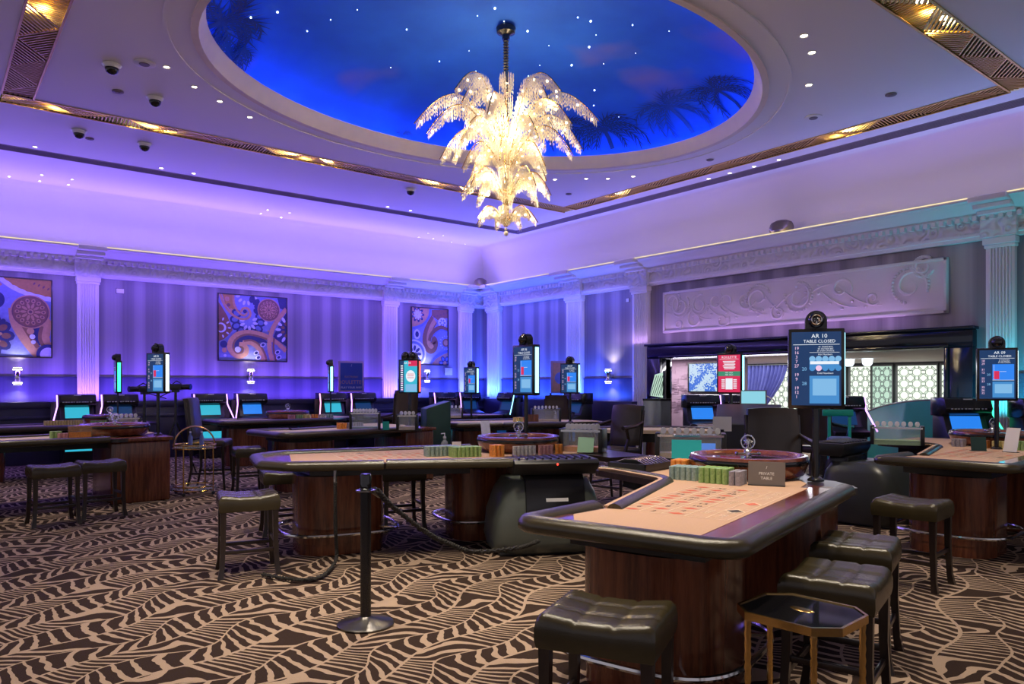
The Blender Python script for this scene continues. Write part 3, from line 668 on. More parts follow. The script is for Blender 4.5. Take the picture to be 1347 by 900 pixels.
# ================================================================== TABLES
RAILP = [(-0.004, 0.806), (0.018, 0.788), (0.055, 0.782), (0.098, 0.790), (0.124, 0.812), (0.124, 0.838), (0.098, 0.860), (0.058, 0.871), (0.018, 0.862), (-0.004, 0.838)]
ZF = 0.842
def table(name, label, loc, rot, sy=1, style='notch', ped2=True, cab=None, full=True, felt='beige_felt', leather='olive_leather', length=2.2, xe=3.45):
    """roulette table in local metres: x runs from the player end to the wheel end, y from the player side to the croupier side"""
    t = thing(name, label, 'table', (loc[0], loc[1], 0), R(rot))
    Lx = length
    m = lambda pts: [(min(x, xe), sy * y) for x, y in pts]
    def prof(p): return [(o, z) for o, z in p] if sy > 0 else [(-o, z) for o, z in p]
    if style == 'notch':
        outer = fillet([(0.66, 1.10), (0, 1.17), (0, 0), (Lx, 0)], 0.16, 8)
        rail2 = fillet([(0.60, 0.93), (1.90, 1.18), (2.20, 1.72), (2.2, 1.86)], [0, .22, .1, 0], 8)
        top = [(0.08, 0.06), (Lx, 0.06), (Lx + 0.09, 0.0), (2.40, 0.05), (2.58, 0.2), (2.64, 0.36), (2.92, 0.5), (3.2, 0.75), (3.45, 0.9), (3.45, 1.9), (2.22, 1.9), (1.88, 1.22), (0.62, 0.96), (0.60, 1.06), (0.06, 1.10)]
        feltp = [(0.11, 0.25), (2.06, 0.25), (2.06, 0.30), (2.30, 0.32), (3.3, 0.95), (3.3, 1.8), (2.3, 1.8), (1.92, 1.20), (0.62, 0.93), (0.34, 0.985), (0.12, 0.85)]
        inl = [[(0.10, 0.10), (2.12, 0.10), (2.12, 0.26), (0.10, 0.26)], [(0.10, 0.84), (0.36, 0.98), (0.30, 1.06), (0.10, 1.06)]]
        apron = [(0.25, 0.25), (Lx, 0.25), (2.9, 0.65), (3.3, 1.0), (3.3, 1.7), (2.3, 1.7), (1.85, 1.05), (0.55, 0.85), (0.25, 0.95)]
    else:
        outer = fillet([(0.88, 1.45), (0.10, 1.24), (-0.10, 0.98), (-0.09, 0.26), (0.18, 0), (Lx, 0)], 0.10, 6)
        rail2 = [(0.90, 1.455), (2.06, 1.80)]
        top = [(0.2, 0.06), (Lx, 0.06), (3.05, 0.25), (3.4, 0.7), (3.4, 1.7), (2.95, 1.72), (2.90, 1.30), (2.03, 1.28), (2.03, 1.69), (0.12, 1.14), (-0.03, 0.95), (-0.03, 0.3)]
        feltp = [(0.28, 0.20), (2.0, 0.20), (3.2, 0.7), (3.2, 1.25), (2.05, 1.25), (2.00, 1.60), (0.40, 1.14), (0.20, 0.9)]
        inl = [[(0.0, 0.3), (0.2, 0.12), (0.34, 0.2), (0.26, 0.9), (0.44, 1.16), (0.15, 1.1), (0.02, 0.92)]]
        apron = [(0.3, 0.25), (Lx, 0.25), (3.2, 0.6), (3.2, 0.95), (1.75, 0.95), (1.7, 1.35), (0.35, 0.95)]
    MB().prism(m(top), 0.79, 0.836).build('table_bed', 'dark_wood', t)
    MB().prism(m(feltp), 0.80, ZF).build('felt', felt, t, smooth=False)
    for q in inl: MB().prism(m(q), 0.80, ZF - .0015).build('wood_inlay', 'wheel_wood', t, smooth=False)
    sg = -1 if style == 'notch' else 1
    # the outer path runs with the table on its left (notch) -> offset to the left is inward
    MB().sweep(m(outer), prof(RAILP)).build('arm_rail', leather, t, ang=60)
    if rail2:
        r2 = m(rail2); pr = [(-(o) * .72, z) for o, z in prof(RAILP)]
        o2 = MB().sweep(r2, pr if style == 'notch' else prof([(-o, z + 0.004) for o, z in RAILP])).build('croupier_rail', leather, t, ang=60)
        if style == 'notch': MB().sweep(r2, prof([(-0.03, 0.832), (-0.03, 0.858), (0.02, 0.856), (-0.0, 0.832)])).build('felt_kerb', felt, o2)
    MB().prism(m(apron), 0.71, 0.79).build('apron', 'black_satin', t)
    peds = [(0.66, 0.62, 0.40, 0.36)] + ([(2.10, 0.62, 0.34, 0.32)] if ped2 else [])
    for (px, py, a, b_) in peds:
        pl = [(px + a * math.copysign(abs(math.cos(k)) ** .62, math.cos(k)), py + b_ * math.copysign(abs(math.sin(k)) ** .62, math.sin(k))) for k in [2 * PI * i / 48 for i in range(48)]]
        p_ = MB().prism(m(pl), 0.10, 0.70).build('pedestal', 'mahogany', t, ang=50)
        pl2 = [(px + (x - px) * 0.985, py + (y - py) * 0.985) for x, y in pl]; MB().prism(m(pl2), 0.0, 0.12).build('plinth', 'mahogany', p_, ang=50)
        if full:
            pl3 = [(px + (x - px) * 1.32, py + (y - py) * 1.34) for x, y in pl]
            MB().tube([(x, y, 0.20) for x, y in m(pl3)], 0.016, 8, True).build('foot_rail', 'chrome', p_)
            for k in (4, 16, 28, 40): MB().bar((*m([pl[k]])[0], 0.20), (*m([pl3[k]])[0], 0.20), 0.014).build('foot_rail_bracket', 'chrome', p_)
    if cab:
        x0, x1, y0, y1 = cab
        c_ = MB(); ys = sorted((sy * y0, sy * y1)); c_.box(x0, x1, ys[0], ys[1], 0.0, 0.79); co = c_.build('wheel_cabinet', 'mahogany', t, bevel=0.03, seg=3)
        c_ = MB(); c_.box(x0 - .02, x1 + .03, ys[0] - .02, ys[1] + .02, 0.79, 0.838); c_.build('cabinet_top', 'mahogany', co, bevel=0.008)
    # printed layout: grid of number fields, outside bets
    if full:
        b = MB(); zt = ZF + 0.0012
        gx0, gx1, gy0, gy1 = 0.62, 1.74, 0.50, 0.88
        if style != 'notch': gx0, gx1, gy0, gy1 = 0.65, 1.75, 0.55, 1.05
        def q(x0, x1, y0, y1, mi):
            b.add([(x0, sy * y0, zt), (x1, sy * y0, zt), (x1, sy * y1, zt), (x0, sy * y1, zt)], [(0, 1, 2, 3)], mi)
        for i in range(13): x = gx0 + (gx1 - gx0) * i / 12; q(x - .002, x + .002, gy0, gy1, 0)
        for j in range(4): y = gy0 + (gy1 - gy0) * j / 3; q(gx0, gx1, y - .002, y + .002, 0)
        for j in range(1, 3): y = gy0 - .11 * j; q(gx0, gx1, y - .002, y + .002, 0)
        for i in range(7): x = gx0 + (gx1 - gx0) * i / 6; q(x - .002, x + .002, gy0 - .22, gy0, 0)
        reds = {1, 3, 5, 7, 9, 12, 14, 16, 18, 19, 21, 23, 25, 27, 30, 32, 34, 36}
        cw, chh = (gx1 - gx0) / 12, (gy1 - gy0) / 3
        for i in range(12):
            for j in range(3):
                nn = i * 3 + j + 1; cx, cy = gx0 + cw * (i + .5), gy0 + chh * (j + .5); mi = 1 if nn in reds else 2
                me = text_mesh(str(nn), 0.06); vv, ff = mesh_verts(me, lambda c_: (cx + c_.y * 1.0, sy * (cy - c_.x), zt)) if sy > 0 else mesh_verts(me, lambda c_: (cx + c_.y, sy * (cy - c_.x), zt)); b.add(vv, ff, mi)
                if mi == 1: b.add([(cx - .030, sy * cy, zt - .0005), (cx, sy * (cy - .048), zt - .0005), (cx + .030, sy * cy, zt - .0005), (cx, sy * (cy + .048), zt - .0005)], [(0, 1, 2, 3)], 1)
        for k, x in enumerate((gx0 + 2.5 * cw * 2 - cw * 2, gx0 + 3.0 * cw * 2)):
            cy = gy0 - .165; s_ = .05
            for ss, mi in ((1.25, 0), (1.0, 1 if k else 2)): b.add([(x - s_ * ss, sy * cy, zt + .0004 * (2 - ss)), (x, sy * (cy - .045 * ss), zt + .0004 * (2 - ss)), (x + s_ * ss, sy * cy, zt + .0004 * (2 - ss)), (x, sy * (cy + .045 * ss), zt + .0004 * (2 - ss))], [(0, 1, 2, 3)], mi)
        for txt, x in (('1-18', .09), ('EVEN', .28), ('ODD', .84), ('19-36', 1.03)):
            me = text_mesh(txt, 0.06); vv, ff = mesh_verts(me, lambda c_: (gx0 + x + c_.x * (1 if sy > 0 else -1), sy * (gy0 - .165) + c_.y * (1 if sy > 0 else -1), zt)); b.add(vv, ff, 0)
        for k in range(3):
            me = text_mesh(('1st 12', '2nd 12', '3rd 12')[k], 0.055); vv, ff = mesh_verts(me, lambda c_: (gx0 + cw * (2 + 4 * k) + c_.x * (1 if sy > 0 else -1), sy * (gy0 - .055) + c_.y * (1 if sy > 0 else -1), zt)); b.add(vv, ff, 0)
        b.build('layout_print', ['print_cream', 'print_red', 'print_black'], t, smooth=False)
    return t
def tl(t, x, y, z=0.0, sy=1):
    """table local -> world"""
    a = t.rotation_euler[2]; c_, s_ = math.cos(a), math.sin(a); y *= sy
    return Vector((t.location.x + x * c_ - y * s_, t.location.y + x * s_ + y * c_, z))

T1 = table('roulette_table', 'large beige roulette table in the foreground with olive padded rail', (2.563, 1.744), 16, 1, ped2=False, cab=(1.72, 2.22, 0.10, 1.05))
T2 = table('roulette_table', 'roulette table behind the rope stanchion, its croupier side facing us', (2.55, 7.20), -14, -1, 'flush', ped2=True)
T3 = table('roulette_table', 'beige roulette table at the right edge with rounded mahogany pedestal', (6.88, 2.12), 5, 1, ped2=False, cab=(1.9, 2.7, 0.15, 1.05))
T4 = table('roulette_table', 'roulette table at the left edge with square mahogany wheel cabinet', (-0.36, 10.28), 2, 1, ped2=False, cab=(2.22, 2.93, 0.08, 1.15), xe=2.96, felt='cream_felt', full=False)
T5 = table('roulette_table', 'roulette table at far left behind the nearer one, close to the machines', (0.0, 13.65), 3, 1, ped2=False, full=False, felt='cream_felt', leather='brown_leather')
T6 = table('roulette_table', 'roulette table standing in front of the machine with the bright blue screen', (4.2, 13.75), 0, 1, ped2=True, full=False, xe=3.0, felt='cream_felt', leather='brown_leather')
T7 = table('roulette_table', 'roulette table in the middle left with pale felt and mahogany pedestal', (3.78, 9.75), 6, 1, ped2=False, full=False, cab=(2.15, 2.70, 0.1, 1.0), xe=2.75, felt='cream_felt', leather='brown_leather')
T8 = table('roulette_table', 'far roulette table in the centre behind the wheel of the nearer one', (7.37, 11.77), -14, -1, 'flush', full=False, xe=3.0, felt='cream_felt', leather='brown_leather')
T9 = table('roulette_table', 'most distant roulette table, near the corner of the room', (7.9, 15.35), -14, -1, 'flush', full=False, xe=2.9, felt='cream_felt', leather='brown_leather', ped2=False)

# half-moon card table behind the armchair
def card_table(loc, rot, label):
    t = thing('card_table', label, 'table', (loc[0], loc[1], 0), rot)
    arc = [(1.05 * math.cos(R(a)), 0.75 * math.sin(R(a))) for a in range(0, 181, 9)]
    MB().prism(arc, 0.79, ZF).build('felt', 'cream_felt', t, smooth=False)
    MB().sweep(arc, [(o - 0.10, z) for o, z in RAILP]).build('arm_rail', 'brown_leather', t, ang=60)
    MB().prism([(x * .86, y * .8 + .03) for x, y in arc], 0.66, 0.79).build('apron', 'black_satin', t)
    MB().lathe([(.30, 0), (.30, .05), (.24, .07), (.22, .66)], 24, (0, .3, 0)).build('pedestal', 'mahogany', t)
    return t
card_table(PD(868, 11.0)[:2], R(-52), 'half-moon card table with cream felt behind the armchair')
card_table(PD(1000, 12.3)[:2], R(-40), 'card table in front of the doorway, mostly hidden by equipment')

# ================================================================== ROULETTE WHEELS
def palm_emblem(b, c, r, mi=0, sd=(1, 0, 0)):
    """palm in a ring, standing upright"""
    sd = Vector(sd); c = Vector(c)
    ring = [c + sd * (r * math.cos(2 * PI * k / 28)) + Vector((0, 0, r * math.sin(2 * PI * k / 28))) for k in range(28)]
    b.tube(ring, r * 0.12, 6, True, mi)
    b.tube([c + sd * (0.12 * r * math.sin(t * 1.5)) + Vector((0, 0, -r + t * r * 1.15)) for t in (0, .33, .66, 1)], r * 0.09, 6, False, mi)
    h = c + Vector((0, 0, r * 0.15)) + sd * (0.1 * r)
    for a in (-160, -115, -60, -10, 25, 65, 110, 150):
        pts = [h + sd * (math.sin(R(a)) * r * .78 * t) + Vector((0, 0, math.cos(R(a)) * r * .62 * t - r * .38 * t * t)) for t in (0, .3, .6, .85, 1)]
        b.tube(pts, [r * .05, r * .11, r * .12, r * .08, r * .02], 5, False, mi)
def make_wheel(label, loc, dia=0.84):
    t = thing('roulette_wheel', label, 'roulette wheel', loc); r = dia / 2
    MB().lathe([(r * .78, 0), (r * .92, 0.02), (r, 0.10), (r, 0.135), (r * .985, 0.155), (r * .93, 0.16), (r * .88, 0.15), (r * .80, 0.115), (r * .66, 0.075), (r * .62, .07)], 64).build('bowl', 'wheel_wood', t, ang=50)
    MB().lathe([(r * 1.002, 0.100), (r * 1.012, 0.108), (r * 1.012, 0.126), (r * 1.002, 0.134)], 64).build('rim_band', 'black_gloss', t)
    tr = MB().lathe([(r * .66, .077), (r * .62, .081), (r * .62, .072)], 48).build('ball_track', 'chrome', t)
    pk = MB(); n = 37
    for k in range(n):
        a0, a1 = 2 * PI * k / n, 2 * PI * (k + .92) / n
        pk.add([(rr * math.cos(a), rr * math.sin(a), z) for rr, z in ((r * .62, .070), (r * .46, .060)) for a in (a0, a1)], [(0, 1, 3, 2)], 0 if k == 0 else 1 + k % 2)
    pk.build('number_ring', ['dark_green', 'print_red', 'print_black'], t, smooth=False)
    MB().lathe([(r * .46, .058), (r * .30, .085), (r * .12, .105), (.02, .115)], 40).build('cone', 'wheel_wood', t)
    tu = MB(); tu.lathe([(.03, .11), (.045, .125), (.018, .14), (.016, .17), (.03, .18), (.018, .195), (.012, .21)], 16)
    for k in range(4): a = PI / 4 + k * PI / 2; tu.tube([(0, 0, .16), (.07 * math.cos(a), .07 * math.sin(a), .16)], .007, 6); tu.ball((.08 * math.cos(a), .08 * math.sin(a), .16), .014, 8)
    tu.build('turret', 'chrome', t)
    e = MB(); palm_emblem(e, (0, 0, .245), .050, sd=(ST, -CT, 0)); e.build('palm_emblem', 'chrome', t)
    return t
W1 = make_wheel('roulette wheel beside the table sign on the foreground table', tl(T1, 2.52, 0.79, ZF))
W2 = dup(W1, tl(T2, 2.45, 0.78, ZF, -1), 0.3, 'roulette wheel on the table behind the stanchion, next to a tilted card')
W3 = dup(W1, tl(T3, 2.55, 0.80, ZF), 0.5, 'roulette wheel on the table at the right edge')
W4 = dup(W1, tl(T4, 2.40, 0.70, ZF), 0.7, 'roulette wheel on the square mahogany cabinet at left')
W5 = dup(W1, tl(T5, 2.6, 0.70, ZF), 0.2, 'roulette wheel on the far left table in front of a machine')
W6 = dup(W1, tl(T6, 1.6, 0.85, ZF), 0.9, 'roulette wheel behind a row of pastel chips on the far table')

# ================================================================== CHIPS
def stack_mesh(col, n=18, r=0.0195, h=0.0052):
    b = MB(); pr = [(0.001, 0)]
    for k in range(n): pr += [(r * .965, k * h + .0002), (r, k * h + .0012), (r, (k + 1) * h - .0012), (r * .965, (k + 1) * h - .0002)]
    pr.append((0.001, n * h)); b.lathe(pr, 10); return b.mesh('chip_stack', col)
SM = {}
def chips(t, x0, y0, nx, ny, col, where, n=18, sy=1, dx=0.041, dy=0.041, z=ZF):
    key = (col, n)
    if key not in SM: SM[key] = stack_mesh(col, n)
    for i in range(nx):
        for j in range(ny):
            p = tl(t, x0 + i * dx + random.uniform(-.001, .001), y0 + j * dy + random.uniform(-.001, .001), z, sy); o = put('chip_stack', SM[key], None, p, random.uniform(0, 3))
            tag(o, where, 'chips', where)
chips(T1, 1.90, 0.655, 4, 2, 'chip_grey', 'grey lavender chip stack beside the table sign on the foreground table')
chips(T1, 1.92, 0.75, 4, 5, 'chip_green', 'light green chip stack on the foreground roulette table', 20)
chips(T1, 1.97, 0.985, 4, 5, 'chip_teal', 'blue grey chip stack left of the green ones on the foreground table')
chips(T1, 2.075, 0.56, 1, 2, 'chip_beige', 'beige chip stack tucked behind the table sign in the foreground', 16)
chips(T1, 2.30, 1.20, 4, 3, 'chip_orange', 'orange chip stack behind the blue grey ones on the foreground table', 20)
chips(T2, 1.42, 0.92, 8, 3, 'chip_teal', 'pale blue chip stack at the left end of the row behind the stanchion', 18, -1)
chips(T2, 1.62, 1.05, 7, 4, 'chip_green', 'light green chip stack in the row behind the stanchion', 18, -1)
chips(T2, 1.97, 1.20, 3, 3, 'chip_orange', 'orange chip stack in the row behind the stanchion', 21, -1)
chips(T2, 2.20, 1.225, 6, 1, 'chip_white', 'white and grey chip stack next to the chip tray behind the stanchion', 17, -1)
chips(T2, 2.47, 1.225, 4, 1, 'chip_pink', 'pinkish chip stack next to the chip tray behind the stanchion', 17, -1)
chips(T2, 2.66, 1.22, 2, 1, 'chip_orange', 'orange chip stack in front of the acrylic rack behind the stanchion', 18, -1)
chips(T3, 2.00, 0.95, 3, 3, 'chip_grey', 'grey chip stack on the right-hand table', 16)
chips(T3, 1.98, 0.72, 3, 4, 'chip_orange', 'orange chip stack on the right-hand table', 16)
chips(T3, 1.96, 0.52, 3, 4, 'chip_yellow', 'yellowish chip stack on the right-hand table', 16)
chips(T3, 1.94, 0.34, 3, 4, 'chip_green', 'green chip stack on the right-hand table', 18)
chips(T4, 1.64, 0.42, 3, 3, 'chip_green', 'green chip stack beside the amber box on the left table', 18)
chips(T4, 1.70, 0.30, 3, 2, 'chip_pink', 'pinkish chip stack beside the amber box on the left table', 14)
chips(T5, 1.62, 0.62, 14, 2, 'chip_yellow', 'yellow and orange chip stack in the long row on the far left table', 16)
chips(T5, 2.22, 0.20, 6, 2, 'chip_green', 'greenish chip stack in the long row on the far left table', 16)
for k, (cl, nm) in enumerate((('chip_pink', 'pink'), ('chip_green', 'green'), ('chip_yellow', 'yellow'), ('chip_orange', 'orange'), ('chip_white', 'white'), ('chip_teal', 'blue grey'))):
    chips(T6, 1.40 + k * .16, 0.25, 3, 2, cl, nm + ' chip stack in the pastel row on the table by the blue screen', 18, 1, .045, .045)
chips(T7, 1.30, 0.62, 3, 3, 'chip_orange', 'orange chip stack on the middle left table', 18)
chips(T7, 1.45, 0.58, 6, 3, 'chip_grey', 'grey chip stack on the middle left table', 18)
chips(T8, 1.30, 1.00, 4, 3, 'chip_yellow', 'yellow chip stack on the far central table', 18, -1)
chips(T8, 1.50, 1.02, 3, 3, 'chip_orange', 'orange chip stack on the far central table', 18, -1)

# ================================================================== STOOLS
def make_stool(label, loc, rz, group='backless leather stools'):
    t = thing('bar_stool', label, 'stool', loc, rz, group); w, d, h = 0.225, 0.20, 0.64
    b = MB(); n = 24; grid = []
    for j in range(n + 1):
        for i in range(n + 1):
            u, v = 2 * i / n - 1, 2 * j / n - 1
            x = w * math.copysign(1 - (1 - abs(u)) ** 1.0, u); y = d * v
            e = max(abs(u), abs(v)); rnd_ = 0.022 * (max(0, (abs(u) - .86) / .14) ** 2 + max(0, (abs(v) - .86) / .14) ** 2)
            sad = 0.022 * u * u - 0.010
            seam = -0.008 * sum(math.exp(-((u - c_) / .035) ** 2) for c_ in (-.34, .34)) - 0.008 * sum(math.exp(-((v - c_) / .035) ** 2) for c_ in (-.34, .34))
            grid.append((x, y, h + sad + seam - rnd_))
    b.add(grid, [(j * (n + 1) + i, j * (n + 1) + i + 1, (j + 1) * (n + 1) + i + 1, (j + 1) * (n + 1) + i) for j in range(n) for i in range(n)])
    rim = [(i, 0) for i in range(n)] + [(n, j) for j in range(n)] + [(i, n) for i in range(n, 0, -1)] + [(0, j) for j in range(n, 0, -1)]
    up = [grid[j * (n + 1) + i] for i, j in rim]; k = len(up)
    rows = [up] + [[(x * s_, y * s_, z) for x, y, _ in up] for s_, z in ((1.02, h - .05), (1.02, h - .095), (.99, h - .125))]
    b.add([p for r_ in rows for p in r_], [(q * k + i, q * k + (i + 1) % k, (q + 1) * k + (i + 1) % k, (q + 1) * k + i) for q in range(3) for i in range(k)] + [tuple(3 * k + i for i in range(k))])
    me = b.mesh('seat', 'olive_leather', ang=60); bm = bmesh.new(); bm.from_mesh(me); bmesh.ops.remove_doubles(bm, verts=bm.verts, dist=1e-5); bmesh.ops.recalc_face_normals(bm, faces=bm.faces); bm.to_mesh(me); bm.free(); me.polygons.foreach_set('use_smooth', [True] * len(me.polygons))
    put('seat', me, t)
    for sx in (-1, 1):
        for sy_ in (-1, 1):
            b = MB(); secs = [(0.0, .022, 0.022), (.08, .018, .010), (.30, .019, 0.0), (h - .12, .022, 0.0)]; vs_ = []
            for z, hw_, out in secs:
                cx, cy = sx * (w - .03 + out), sy_ * (d - .03 + out); vs_ += [(cx + a * hw_, cy + c_ * hw_, z) for a, c_ in ((-1, -1), (1, -1), (1, 1), (-1, 1))]
            b.add(vs_, [(3, 2, 1, 0), (12, 13, 14, 15)] + [(q * 4 + i, q * 4 + (i + 1) % 4, q * 4 + 4 + (i + 1) % 4, q * 4 + 4 + i) for q in range(3) for i in range(4)]); b.build('leg', 'dark_wood', t)
    for a, c_, z in (((-1, -1), (1, -1), .20), ((-1, 1), (1, 1), .20), ((-1, -1), (-1, 1), .26), ((1, -1), (1, 1), .26)):
        MB().bar((a[0] * (w - .03), a[1] * (d - .03), z), (c_[0] * (w - .03), c_[1] * (d - .03), z), .020, .030).build('stretcher', 'dark_wood', t, bevel=.003)
    return t
def sp(x, y): p = P(x, y, 0.62); return (p.x, p.y, 0)
S1 = make_stool('olive leather stool under the near end of the foreground roulette table', sp(800, 806), R(16 - 78))
S2 = dup(S1, sp(1100, 757), R(16), 'tufted leather stool directly behind the gold side table')
S3 = dup(S1, tl(T1, 1.55, -0.13), R(18), 'farther of the two stools at the right side of the foreground table')
S4 = dup(S1, sp(1200, 660), R(95), 'stool pulled up to the table at the right edge')
S5 = dup(S1, sp(326, 651), R(-14), 'stool with purple sheen at the left end of the table behind the stanchion')
S6 = dup(S1, sp(70, 614), R(4), 'left one of the two stools at the left-hand table')
S7 = dup(S1, sp(132, 608), R(4), 'right one of the two stools, next to the mahogany cabinet at left')
S8 = dup(S1, tl(T2, 0.95, -0.05, 0, -1), R(-14), 'left stool seen under the table behind the stanchion')
S9 = dup(S1, tl(T2, 1.45, -0.05, 0, -1), R(-14), 'right stool seen under the table behind the stanchion')
S10 = dup(S1, tl(T2, 0.30, -0.30, 0, -1), R(-14), 'stool behind the left corner of the table with the stanchion')
S11 = dup(S1, tl(T4, 0.62, -0.10), R(4), 'stool cut by the left edge of the picture')
S12 = dup(S1, tl(T7, -0.12, 0.72), R(80), 'stool at the left end of the middle left table')
S13 = dup(S1, tl(T3, 0.62, -0.20), R(95), 'stool at the right edge of the picture beside the right-hand table')

# ================================================================== MONITOR POLES
def font_add(b, txt, size, x, z, mi, y=-0.0465, align='CENTER', sx=1.0):
    me = text_mesh(txt, size, align); vv, ff = mesh_verts(me, lambda c_: (x + c_.x * sx, y, z + c_.y)); b.add(vv, ff, mi)
def monitor(label, p, ztop, yaw, kind, strip='neon_cyan', zbase=ZF, heads=1, w=0.36, h=0.55, title=None):
    """portrait screen on a pole; front faces -y of its own frame; yaw 0 = facing the viewer's side of the room"""
    t = thing('display_pole', label, 'display', (p[0], p[1], zbase), yaw); z1 = ztop - zbase; z0 = z1 - h
    b = MB(); b.cyl((0, 0.0, 0), 0.014 if kind == 'small' else .022, z0 + .02, 12); b.lathe([(.055, 0), (.055, .012), (.03, .03)], 16); b.build('pole', 'black_satin', t)
    MB().box(-w / 2, w / 2, -.045, .045, z0, z1).build('housing', 'black_satin', t, bevel=.006)
    # lit screen and its printed matter
    s = MB(); f = -.0455; iw = w / 2 - .022
    def q(x0, x1, za, zb, mi, y=f): s.add([(x0, y, za), (x1, y, za), (x1, y, zb), (x0, y, zb)], [(0, 1, 2, 3)], mi)
    mats = ['screen_navy', 'screen_white', 'screen_pink', 'screen_pale', 'screen_sky', 'screen_blue', 'screen_red', 'screen_green', 'screen_cyan']
    y2 = f - .0008
    if kind in ('main', 'chart', 'small'):
        q(-iw, iw, z0 + .022, z1 - .022, 0)
        if title: font_add(s, title, .040, .02, z1 - .052, 1, y2); font_add(s, 'TABLE CLOSED', .030, .02, z1 - .088, 1, y2)
        q(-iw + .01, iw - .01, z1 - .111, z1 - .108, 1, y2)
        nums = ['19', '16', '3', '7', '27', '', '19', '9', '', '19', '12', '1'] if kind == 'main' else ['18', '29', '', '31', '12', '', '25', '33', '', '35', '26', '32']
        for k, n_ in enumerate(nums):
            if n_: font_add(s, n_, .030, -iw + .032, z1 - .135 - .0305 * k, 2, y2)
        for n_, k in (('20', 4.7), ('28', 8.0)): font_add(s, n_, .032, -iw + .082, z1 - .135 - .0305 * k, 3, y2)
        for r_, tx in enumerate(('00  INSIDE BETS', '00  OUTSIDE BET', '00  EVEN CHANCE')): font_add(s, tx, .013, .06, z1 - .126 - .014 * r_, 1, y2)
        xa = -iw + .115
        if kind == 'main':
            q(xa, iw - .01, z1 - .165, z1 - .163, 1, y2); font_add(s, 'Hot Numbers', .016, (xa + iw) / 2, z1 - .178, 1, y2)
            for k in range(5):
                cx = xa + .018 + k * (iw - .028 - xa - .008) / 4.0
                s.add([(cx + .020 * math.cos(2 * PI * a / 12), y2, z1 - .208 + .020 * math.sin(2 * PI * a / 12)) for a in range(12)], [tuple(range(12))], 3)
                s.add([(cx + .020 * math.cos(2 * PI * a / 12), y2, z1 - .272 + .020 * math.sin(2 * PI * a / 12)) for a in range(12)], [tuple(range(12))], 4 if k != 1 else 2)
            q(xa + .0, iw - .012, z1 - .272, z1 - .208, 4, y2 + .0002); q(xa + .004, iw - .014, z1 - .245, z1 - .225, 1, y2 - .0003); font_add(s, 'Cold Numbers', .017, (xa + iw) / 2, z1 - .307, 1, y2)
            q(xa, iw - .012, z0 + .035, z1 - .325, 4, y2); q(xa + .02, iw - .03, z0 + .09, z1 - .345, 3, y2 - .0004)
        else:
            q(xa, iw - .012, z1 - .335, z1 - .17, 5, y2); q(xa + .01, xa + .06, z1 - .325, z1 - .24, 6, y2 - .0004); q(xa + .012, xa + .014, z1 - .33, z1 - .175, 1, y2 - .0004); q(xa, iw - .012, z1 - .3365, z1 - .333, 1, y2 - .0004); q(xa + .06, iw - .08, z1 - .247, z1 - .244, 1, y2 - .0004)
            q(xa, iw - .012, z0 + .035, z1 - .35, 4, y2); q(xa + .02, iw - .03, z0 + .08, z1 - .375, 3, y2 - .0004)
    elif kind == 'red':
        q(-iw, iw, z0 + .022, z1 - .022, 6); font_add(s, 'ROULETTE', .045, 0, z1 - .055, 1, y2)
        q(-iw + .02, iw - .02, z1 - .082, z1 - .078, 1, y2)
        for k in range(6): q(-.09 + .01 * (k % 3), .09 - .012 * (k % 2), z1 - .115 - .020 * k, z1 - .104 - .020 * k, 1, y2)
        q(-iw, iw, z0 + .24, z0 + .305, 7, y2)
        for k in range(2): font_add(s, 'MIN  MAX', .025, 0, z0 + .285 - k * .028, 1, y2 - .0004)
        q(-.05, .05, z0 + .06, z0 + .21, 1, y2)
        for k in range(5): q(-.11, -.06, z0 + .07 + .028 * k, z0 + .085 + .028 * k, 1, y2); q(.06, .11, z0 + .07 + .028 * k, z0 + .085 + .028 * k, 1, y2)
    elif kind == 'poster':
        q(-iw, iw, z0 + .022, z1 - .022, 8); q(-iw, -iw + .08, z0 + .022, z1 - .022, 0, y2); q(0, iw, z1 - .11, z1 - .022, 6, y2); font_add(s, 'AR 04', .05, -.02, z1 - .06, 1, y2 - .0006)
        for k in range(12): q(-iw + .02, -iw + .06, z0 + .05 + .035 * k, z0 + .07 + .035 * k, 1 if k % 3 else 2, y2 - .0006)
        s.add([(.04 + .085 * math.cos(2 * PI * a / 24), y2 - .0006, z0 + .28 + .095 * math.sin(2 * PI * a / 24)) for a in range(24)], [tuple(range(24))], 1)
        for k in range(3): q(-.02, .10, z0 + .25 + .03 * k, z0 + .258 + .03 * k, 6, y2 - .001)
        q(-.05, iw - .01, z0 + .03, z0 + .15, 3, y2 - .0006)
    s.build('screen', mats, t, smooth=False)
    b = MB(); b.box(w / 2 - .001, w / 2 + .006, -.024, .024, z0 + .03, z1 - .03); b.build('side_light', strip, t, bevel=.002)
    for k in range(heads):
        ox = (k - (heads - 1) / 2) * .12
        b = MB(); pts = [(ox + .07 * math.cos(a), .07 * math.sin(a)) for a in [R(x) for x in range(0, 181, 12)]]; pl = [(ox - .07, 0)] + pts[::-1][1:-1][::-1] + [(ox + .07, 0)]
        prof2 = [(ox + .07, z1)] + [(ox + .07 * math.cos(R(a)), z1 + .055 + .07 * math.sin(R(a))) for a in range(0, 181, 12)] + [(ox - .07, z1)]
        nn = len(prof2); b.add([(x, -.04, z) for x, z in prof2] + [(x, .04, z) for x, z in prof2], [tuple(range(nn)), tuple(range(2 * nn - 1, nn - 1, -1))] + [(i, (i + 1) % nn, nn + (i + 1) % nn, nn + i) for i in range(nn)])
        hd = b.build('camera_head', 'black_satin', t)
        b = MB(); b.ball((ox, -.042, z1 + .058), .055, 18, squash=1.0); b.build('camera_dome', 'black_gloss', hd)
